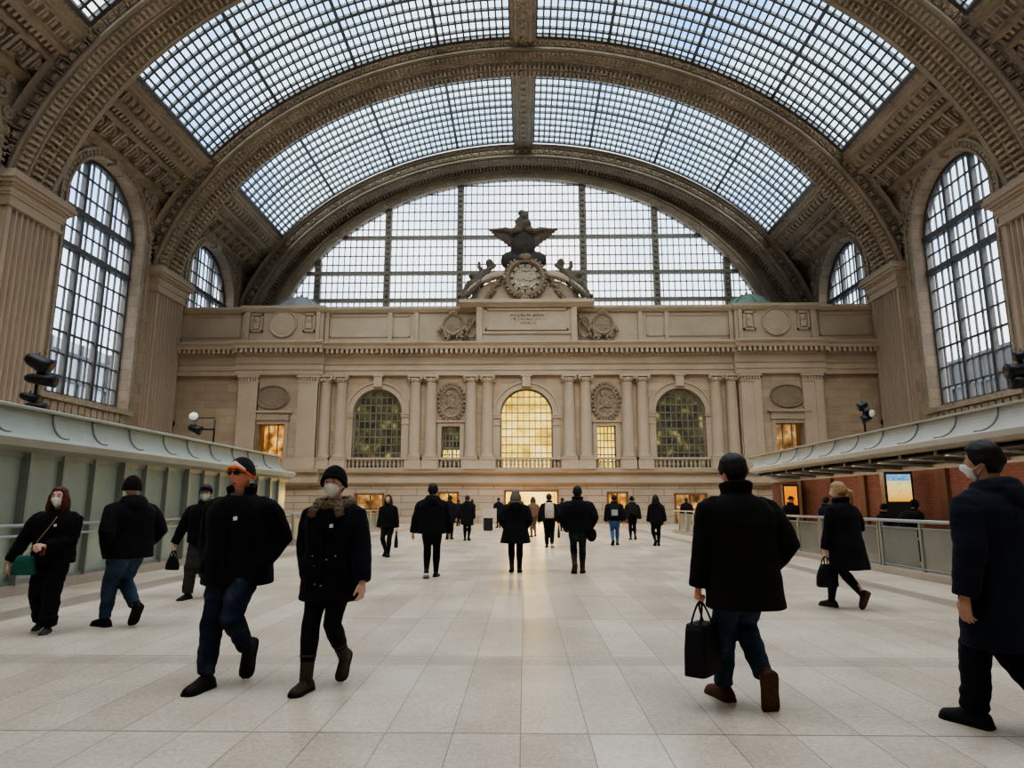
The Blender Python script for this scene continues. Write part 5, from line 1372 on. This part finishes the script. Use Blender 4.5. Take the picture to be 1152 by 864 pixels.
    info = dict(root=root, M=MWr, grips=grips, P=P, A=A, H=H, HM=HM, fy=fy, body=body)
    if face and hat and hat[0] == 'band':
        q = MB()
        for s in (-1,1): q.ell(head_pt(H, s*22, 3, .007*H), (.0165*H,.004*H,.0105*H), 14, 8, Matrix.Rotation(R(-s*22),3,'Z'))
        q.tube([head_pt(H, az, 6, .008*H) for az in (-8,0,8)], .002*H, 6)
        for s in (-1,1): q.tube([head_pt(H, s*38, 5, .008*H), head_pt(H, s*60, 4, .007*H), head_pt(H, s*88, 2, .005*H)], .0018*H, 6)
        q.xform(HM); q.build('sunglasses', MT['black'], root)
    return info
# ---- bags (each a thing of its own, held by or hung on a person)
def placed(name, label, cat, M, loc, rz, group=None):
    p = M @ Vector(loc); return thing(name, label, cat, p, rz, group)
def tote(info, sd, label, w, d, h, col, handle, rz, emblem=False, soft=0):
    p = info['M'] @ info['grips'][sd]; root = thing('shopping_bag' if not soft else 'handbag', label, 'bag', (p.x, p.y, p.z-handle-h), rz)
    m = cm('l', col, 'bag_leather'); b = MB()
    rows = [(0,1,1),(.02,1.02,1.02),(.5,1,.96),(.9,.93,.82),(1,.9,.72)] if not soft else [(0,.9,1),(.08,1,1.1),(.45,.95,1.0),(.8,.7,.7),(1,.5,.45)]
    b.loft([ring((0,0,z*h), w/2*kx, d/2*ky, 28, 6 if not soft else 3) for z, kx, ky in rows], smooth=bool(soft)); b.build('body', m, root)
    for s in (-1, 1):
        q = MB(); y = s*d*.3; x = w*(.2 if not soft else .15); q.tube([(-x,y,h*.93)] + [(-x*math.cos(t)*(1), y*(1-math.sin(t)), h+handle*math.sin(t)) for t in [PI*k/12 for k in range(13)]] + [(x,y,h*.93)], .008, 6); q.build('handle', m, root)
    if emblem: q = MB(); q.box(-w/2-.006,-w/2+.004,-.012,.012,h*.52,h*.6); q.box(-w/2-.006,-w/2+.004,-.004,.02,h*.54,h*.57); q.build('emblem', BADGE, root)
    return root
def backpack(info, label, col, w=.3, h=.42, d=.15, pocket=None):
    P, H = info['P'], info['H']; c = P(0,0,.70); root = placed('backpack', label, 'backpack', info['M'], (0, c.y-.088*H-.03-d/2, c.z-h/2), info['root'].rotation_euler.z)
    m = cm('f', col, 'pack_cloth'); b = MB(); b.loft([ring((0,0,z*h), w/2*k, d/2*q, 24, 3.5) for z, k, q in ((0,.85,.8),(.04,.97,.98),(.5,1,1.05),(.85,.92,.9),(.97,.7,.65),(1,.5,.45))]); b.build('pack', m, root)
    b = MB(); b.loft([ring((0,-d*.52,z*h), w*.36*k, d*.18, 20, 3) for z, k in ((.1,.9),(.14,1),(.5,1),(.55,.9))]); b.build('front_pocket', cm('f', pocket or col, 'pack_cloth'), root)
    for s in (-1, 1): q = MB(); q.tube([(s*w*.3,d*.45,h*.98),(s*w*.36,d*.5+.05,h*1.03),(s*w*.42,d*.5+.1,h*.95)], .018, 8, flat=.4); q.build('strap', m, root)
    return root

# ---- the people, nearest first
# bearded navy parka, right edge
p22 = person('person in a navy hooded parka with dark hair, at the right edge of the picture', (3.06, 4.45), 22, 1.84, W=1.22, vox=.011, lead='L', stride=.5, rear=(40,.0), lean=2, arms=dict(L=('hang',-3,.085,.96), R=('hang',10)), head=(22,0),
    coat=dict(col=(.010,.012,.020), hem=.315, pad=.024, flare=.012, hood='down', collar=.015, puff=.0016), trousers=dict(fit='loose'), shoes=dict(kind='shoe'), hair=('black','short'), mask=True, skin='c', face=True)
# man with the black bag
p20 = person('person in long black coat and jeans carrying a black shopping bag, from behind', (1.57, 5.0), 9, 1.80, W=1.08, vox=.011, lead='L', stride=.48, rear=(72,.02), lean=3, arms=dict(L=('hang',3,.055,.985,'grip'), R=('pocket',)), head=(14,0),
    coat=dict(col=(.0095,.0085,.0075), hem=.40, pad=.018, flare=.006, collar=.028), trousers=dict(kind='d', col=(.030,.050,.080), fit='jeans'), shoes=dict(kind='shoe', col=(.085,.035,.017), sole='brown'), hair=('black','short'), skin='a', face=True)
tote(p20, 'L', 'black shopping bag with two handles in the hand of the man in the long coat', .16, .34, .335, (.010,.010,.010), .15, R(-38), True)
# woman in beanie, mask and fur hood
p5 = person('person in black beanie, white mask and dark coat with fur-trimmed hood', (-1.56, 5.55), 172, 1.72, True, 1.03, vox=.010, lead='R', stride=.42, rear=(42,.03), lean=1, arms=dict(R=('pocket',), L=('hang',14,.075,.97)), head=(4,2),
    coat=dict(col=(.0085,.0085,.0125), hem=.40, pad=.022, flare=.012, hood='fur', collar=.0, badge=(-.035,.735), pockets=1, buttons=((-.06,.60),(-.02,.585),(.05,.60),(-.075,.56),(.04,.555),(.0,.47),(.03,.475))), trousers=dict(fit='slim'), shoes=dict(kind='boot', col=(.050,.032,.022), sole='black'), hat=('beanie', (.009,.008,.009)), hair=('black','short'), mask=True, skin='b', face=True)
# man with the orange headband
p4 = person('person in black coat, blue jeans and cap with orange band, hands in pockets', (-2.36, 5.62), 174, 1.80, W=1.12, vox=.010, lead='R', stride=.45, rear=(62,.06), lean=2, arms=dict(L=('pocket',), R=('pocket',)), head=(-10,4),
    coat=dict(col=(.0085,.0085,.009), hem=.445, pad=.022, flare=.006, collar=.026, open=True, scarf=(.13,.125,.12), badge=(-.035,.735)), trousers=dict(kind='d', col=(.011,.017,.030), fit='jeans'), shoes=dict(kind='shoe', col=(.016,.013,.011), sole='black'), hat=('band', (.022,.022,.026)), skin='a', face=True)
# auburn-haired woman
p1 = person('person with auburn hair, white mask, black puffer jacket and green bag, by the glass wall', (-5.30, 7.62), 194, 1.60, True, 1.1, vox=.011, lead='L', stride=.26, rear=(14,.0), lean=0, arms=dict(R=('hang',10,.13,.97), L=('front',.0,.13,.60)), head=(-2,4),
    coat=dict(hem=.48, pad=.02, hood=None, collar=.012, puff=.0022, badge=(-.03,.74)), trousers=dict(fit='wide'), shoes=dict(sole='white', col=(.05,.05,.05)), hair=('red','long',.125), mask=True, skin='b', face=True)
c = p1['M'] @ Vector((.21, .16, .80)); root = thing('crossbody_bag', 'green crossbody bag with pale flap edge and tan strap at the auburn-haired person', 'bag', (c.x, c.y, .64), R(188))
b = MB(); b.loft([ring((0,0,z), w, .045, 20, 4) for z, w in ((0,.12),(.015,.125),(.14,.10),(.2,.075))]); b.build('body', cm('l', (.018,.105,.075), 'bag_leather'), root)
b = MB(); b.bar((.128,-.052,.0),(.078,-.052,.205),.022,.01); b.build('pale_edge', cm('l', (.45,.55,.52), 'bag_leather'), root, label='pale edge strip')
b = MB(); M2 = Matrix.Translation((c.x, c.y, .64)) @ Matrix.Rotation(R(188), 4, 'Z'); inv = M2.inverted() @ p1['M']; P = p1['P']
b.tube([(0,0,.19)] + [inv @ (P(x, p1['fy'](abs(x), z)+.012, z)) for x, z in ((.09,.58),(.06,.64),(.02,.70),(-.015,.755),(-.04,.80))] , .006, 6); b.build('strap', cm('l', (.33,.24,.15), 'bag_leather'), root)
q = p1['M'] @ p1['P'](.01, .155, .575); root = thing('phone', 'small orange phone in the hand of the auburn-haired person', 'phone', q, R(194)); b = MB(); b.box(-.02,.02,-.006,.006,-.05,.04); b.build('case', cm('l', (.62,.13,.045), 'phone_case'), root); b = MB(); b.box(-.017,.017,.0055,.0075,-.045,.035); b.build('screen', MT['black'], root)
# man in beanie and jeans, from behind
p2 = person('person in dark beanie, black hooded jacket and blue jeans, walking along the left glass wall', (-4.66, 7.98), 58, 1.75, W=1.1, vox=.013, lead='L', stride=.45, rear=(50,.05), lean=3, arms=dict(L=('pocket',), R=('pocket',)), head=(-30,0),
    coat=dict(hem=.47, pad=.022, hood='down', collar=.018), trousers=dict(kind='d', col=(.036,.062,.105), fit='jeans'), hat=('beanie', (.016,.013,.011)), skin='b', face=True)
# man in cap and mask
p3 = person('person in black cap, white mask and grey trousers holding a small black bag', (-4.90, 10.35), 178, 1.72, W=1.06, vox=.014, lead='R', stride=.42, rear=(50,.03), arms=dict(R=('hang',10,.11,.96,'grip'), L=('hang',-10)), head=(12,0), coat=dict(hem=.50, pad=.018, collar=.016), trousers=dict(col=(.035,.032,.028), fit='loose'), shoes=dict(sole='white'), hat=('cap', (.010,.010,.011)), hair=('brown','short'), mask=True, skin='b', face=True)
tote(p3, 'R', 'small black bag held by the masked person in the cap', .24, .09, .2, BLACK, .09, R(160), soft=1)
# blonde woman
p21 = person('person with blond hair in long black coat carrying a handbag, near the right railing', (4.42, 9.5), 26, 1.74, True, 1.05, vox=.012, lead='L', stride=.5, rear=(58,.02), lean=3, arms=dict(L=('hang',8,.06,.98,'grip'), R=('front',.10,.12,.64)), head=(32,-2),
    coat=dict(hem=.33, pad=.016, flare=.02, collar=.022, scarf=(.30,.16,.13)), trousers=dict(fit='slim', col=(.012,.014,.022)), shoes=dict(kind='shoe', col=(.03,.018,.011), sole='brown'), hair=('blond','tail'), skin='b', face=True)
tote(p21, 'L', 'black handbag in the left hand of the blond person', .30, .14, .30, BLACK, .10, R(10), soft=1)

G = None
def walker(label, px, rot, H=1.75, **kw):
    kw.setdefault('vox', .022); return person(label, px, rot, H, **kw)
p6 = walker('person in black sweatshirt and leggings facing the viewer, left of centre', (-3.72, 18.5), 172, 1.66, fem=True, lead='L', stride=.28, arms=dict(R=('hang',6,.05,.98), L=('hang',4,.06,.98,'grip')), coat=dict(hem=.47, pad=.012), trousers=dict(fit='slim'), hair=('brown','long',.11), vox=.016)
tote(p6, 'L', 'narrow black bag in the hand of the person in the black sweatshirt', .09, .22, .34, BLACK, .1, 0, soft=1)
p7 = walker('tall person in black hooded jacket and black trousers, from behind, left of centre', (-1.80, 13.2), 2, 1.80, W=1.12, lead='R', stride=.22, rear=(18,0), arms=dict(L=('hang',-6,.075,.97), R=('hang',8,.06,.97)), coat=dict(hem=.475, pad=.02, hood='down'), trousers=dict(fit='slim'), shoes=dict(sole='white'), hair=('black','short'), vox=.015)
p12 = walker('person in flared black coat with furry hood, from behind, in the centre aisle', (-.19, 14.2), 0, 1.70, fem=True, W=1.12, lead='R', stride=.24, rear=(22,0), arms=dict(L=('pocket',), R=('pocket',)), coat=dict(hem=.37, pad=.018, flare=.05, hood='fur'), trousers=dict(fit='slim'), hair=('grey','long',.09), shoes=dict(kind='boot'), vox=.015)
q = p12['M'] @ Vector((-.235, -.02, .80)); root = thing('white_pouch', 'small white pouch at the left hip of the person in the flared coat', 'pouch', q, 0); b = MB(); b.ell((0,0,0),(.03,.07,.05),12,8); b.build('pouch', BADGE, root); b = MB(); b.tube([(.01,0,.04),(.03,0,.1)],.006,6); b.build('strap', MT['black'], root)
p15 = walker('broad person in black puffer jacket and dark jeans, from behind, right of the centre aisle', (1.10, 14.1), -3, 1.78, W=1.18, lead='R', stride=.3, rear=(50,0), arms=dict(L=('pocket',), R=('pocket',)), coat=dict(hem=.50, pad=.03, collar=.024, puff=.002), trousers=dict(kind='d', col=(.016,.030,.036), fit='slim'), shoes=dict(kind='boot', col=(.05,.025,.017), sole='brown'), hair=('black','short'), vox=.015)
q = p15['M'] @ Vector((.27, -.06, .86)); root = thing('hip_bag', 'round black bag at the right hip of the broad person in the puffer jacket', 'bag', q, 0); b = MB(); b.ell((0,0,-.08),(.11,.075,.14),14,10); b.build('body', cm('f', BLACK, 'pack_cloth'), root); b = MB(); b.tube([(-.09,0,0),(-.06,-.02,.12),(-.11,0,.25)],.012,6); b.build('strap', MT['black'], root)
p14 = walker('person in dark jacket with pale backpack, from behind, before the bright doorway', (.80, 22.2), 0, 1.74, lead='L', stride=.26, rear=(25,0), arms=dict(L=('hang',4,.08,.96), R=('hang',2,.07,.97,'grip')), coat=dict(hem=.49, pad=.02, col=(.010,.011,.016)), shoes=dict(sole='white'), hair=('brown','short'))
backpack(p14, 'pale grey rectangular backpack on the person near the bright doorway', (.50,.46,.38), .30, .50, .14, (.42,.39,.33))
tote(p14, 'R', 'thin black case in the right hand of the person with the pale backpack', .08, .3, .3, BLACK, .1, 0, soft=1)
p17 = walker('person in black jacket and bright blue jeans with a printed backpack, right of centre', (3.11, 23.6), -6, 1.74, W=1.12, lead='R', stride=.4, rear=(35,0), coat=dict(hem=.50, pad=.022), trousers=dict(kind='d', col=(.05,.12,.27), fit='slim'), hair=('brown','short'))
backpack(p17, 'dark backpack with pale print on the person in bright blue jeans', (.016,.018,.022), .3, .44, .15, (.30,.32,.34))
p18 = walker('person in olive jacket with backpack, right of the bright blue jeans', (4.30, 27.2), 0, 1.70, fem=True, W=1.1, lead='L', stride=.24, coat=dict(hem=.50, pad=.024, col=(.014,.016,.014), hood='down'), trousers=dict(fit='slim'), shoes=dict(col=(.12,.07,.045), sole='brown'), hat=('beanie', (.012,.014,.018)))
backpack(p18, 'dark olive backpack on the person in the olive jacket', (.018,.020,.016), .34, .42, .16)
p19 = walker('person in long black hooded coat, nearest the far end of the right railing', (4.50, 23.3), 4, 1.72, fem=True, lead='R', stride=.26, coat=dict(hem=.42, pad=.016, hood='down'), trousers=dict(fit='slim'), hair=('black','long',.12))
p8 = walker('person in knee-length black coat, from behind, small in the left middle distance', (-2.25, 26.5), 0, 1.74, lead='L', stride=.2, rear=(15,0), coat=dict(hem=.36, pad=.02), trousers=dict(fit='slim'), hair=('brown','short'))
walker('person in dark navy coat partly hidden behind the tall person in the black jacket', (-3.02, 27.3), 0, 1.76, lead='R', stride=.24, coat=dict(hem=.40, pad=.016, col=(.011,.012,.02)), trousers=dict(fit='slim'), hair=('brown','short'))
walker('tiny distant person in black beside the black litter bin', (-3.55, 45.5), -20, 1.72, fem=True, lead='L', stride=.2, coat=dict(hem=.46), trousers=dict(fit='slim'), hair=('black','long',.1), vox=.03)
walker('distant person in dark navy coat left of the bright doorway', (-1.55, 40.5), 10, 1.78, lead='R', stride=.22, coat=dict(hem=.44, pad=.02, col=(.010,.012,.02)), trousers=dict(fit='slim'), hair=('brown','short'), vox=.028)
walker('person in light brown jacket standing in front of the bright doorway', (.38, 29.4), 20, 1.70, fem=True, lead='L', stride=.06, rear=(5,0), coat=dict(hem=.50, pad=.016, col=(.16,.10,.055)), trousers=dict(fit='slim', col=(.14,.10,.07)), shoes=dict(col=(.1,.06,.04)), hair=('brown','long',.1))
walker('distant person in black behind the broad person in the puffer jacket', (2.0, 36.0), -5, 1.74, lead='L', stride=.22, coat=dict(hem=.46, pad=.018), trousers=dict(fit='slim'), hair=('brown','short'), vox=.028)
walker('distant person in dark clothes leaving through the left door', (-4.3, 44.0), 15, 1.70, lead='R', stride=.24, coat=dict(hem=.46, col=(.02,.017,.014)), trousers=dict(fit='slim'), hair=('black','short'), vox=.03)
# people at the machines behind the right railing
walker('person in black with a white shoulder strap at the orange screen', (8.75, 22.6), -60, 1.66, W=1.1, lead='L', stride=.1, rear=(5,0), lean=8, coat=dict(hem=.46, pad=.024), hat=('cap', (.02,.022,.03)), mask=True, vox=.02)
walker('person in navy jacket by the brick wall, half hidden by the blond person', (8.9, 20.3), -75, 1.60, lead='L', stride=.1, rear=(5,0), lean=5, coat=dict(hem=.46, pad=.02, col=(.012,.02,.045)), hair=('black','short'), vox=.02)
walker('short person in black by the brick wall, right of the blond person', (8.75, 16.8), -80, 1.40, lead='L', stride=.1, rear=(5,0), lean=6, coat=dict(hem=.46, pad=.022), hat=('beanie', (.012,.012,.014)), vox=.02)
walker('person in black hood bending at the machine with the blue screen', (8.7, 15.6), -82, 1.50, W=1.3, lead='L', stride=.12, rear=(5,0), lean=16, coat=dict(hem=.44, pad=.05, hood='up'), vox=.02)
walker('distant person in dark jacket leaning on the far right railing end', (8.7, 36.6), 0, 1.72, W=1.15, lead='L', stride=.1, rear=(5,0), coat=dict(hem=.46, pad=.02, col=(.010,.011,.02)), hair=('black','short'), vox=.028)
walker('distant person in black beside the far right door', (10.2, 38.5), 10, 1.70, lead='L', stride=.1, rear=(5,0), coat=dict(hem=.46, pad=.02), hair=('black','short'), vox=.028)
# ================================================================= LIGHT AND CAMERA
FILL_A, FILL_B = 3.3, 4.4
sc = bpy.context.scene
w = bpy.data.worlds.new('World'); sc.world = w; w.use_nodes = True
nt = w.node_tree; nt.nodes.clear()
o = nt.nodes.new('ShaderNodeOutputWorld'); bg = nt.nodes.new('ShaderNodeBackground'); nt.links.new(bg.outputs[0], o.inputs[0])
tc = nt.nodes.new('ShaderNodeTexCoord'); v = tc.outputs['Generated']
n = noise_t(nt, v, 4.2, 6, .6)
s = N(nt, 'ShaderNodeSeparateXYZ'); nt.links.new(v, s.inputs[0])
cl = ramp(nt, n.outputs[0], [(.40,(.26,.52,.95)),(.52,(.58,.79,1.0)),(.66,(.97,1.0,1.0))])
low = M_(nt, 'SUBTRACT', 1.0, M_(nt, 'MULTIPLY', M_(nt, 'ABSOLUTE', s.outputs[2]), 1.5), clamp=True)     # bright haze near the horizon
sx = M_(nt, 'MULTIPLY', M_(nt, 'SUBTRACT', 1.0, M_(nt, 'MULTIPLY', M_(nt, 'ABSOLUTE', s.outputs[0]), 5.0), clamp=True), M_(nt, 'GREATER_THAN', s.outputs[1], 0.0))
hz = M_(nt, 'ADD', M_(nt, 'MULTIPLY', low, .62), M_(nt, 'MULTIPLY', sx, .45), clamp=True)
c = mixc(nt, hz, cl, (1.0,.97,.92))
nt.links.new(c, bg.inputs[0]); bg.inputs[1].default_value = 2.1
sc.view_settings.view_transform = 'AgX'; sc.view_settings.look = 'AgX - Medium High Contrast'; sc.view_settings.exposure = 0.6
cam = bpy.data.cameras.new('Camera'); co = bpy.data.objects.new('Camera', cam); COL.objects.link(co)
cam.sensor_fit = 'HORIZONTAL'; cam.sensor_width = 36; cam.lens = 750/1152*36; cam.clip_end = 400
pitch = math.atan(135/750); yaw = math.atan(14/750)
for nm_, rot_, st_, an_ in (('fill_overhead',(R(8),0,0),FILL_A,R(110)),('fill_behind_viewer',(R(48),0,R(0)),FILL_B,R(60))):  # broad soft fills added to brighten the hall; no real suns
    L = bpy.data.lights.new(nm_,'SUN'); L.energy = st_; L.angle = an_; L.color = (1,.87,.71)
    lo = bpy.data.objects.new(nm_, L); COL.objects.link(lo); lo.rotation_euler = rot_
co.location = (0, 0, CAM_H); co.rotation_euler = (PI/2+pitch, 0, yaw)
sc.camera = co
cy = sc.cycles; cy.max_bounces = 8; cy.diffuse_bounces = 4; cy.transparent_max_bounces = 12; cy.sample_clamp_indirect = 1.5; cy.sample_clamp_direct = 6; cy.caustics_reflective = False; cy.caustics_refractive = False
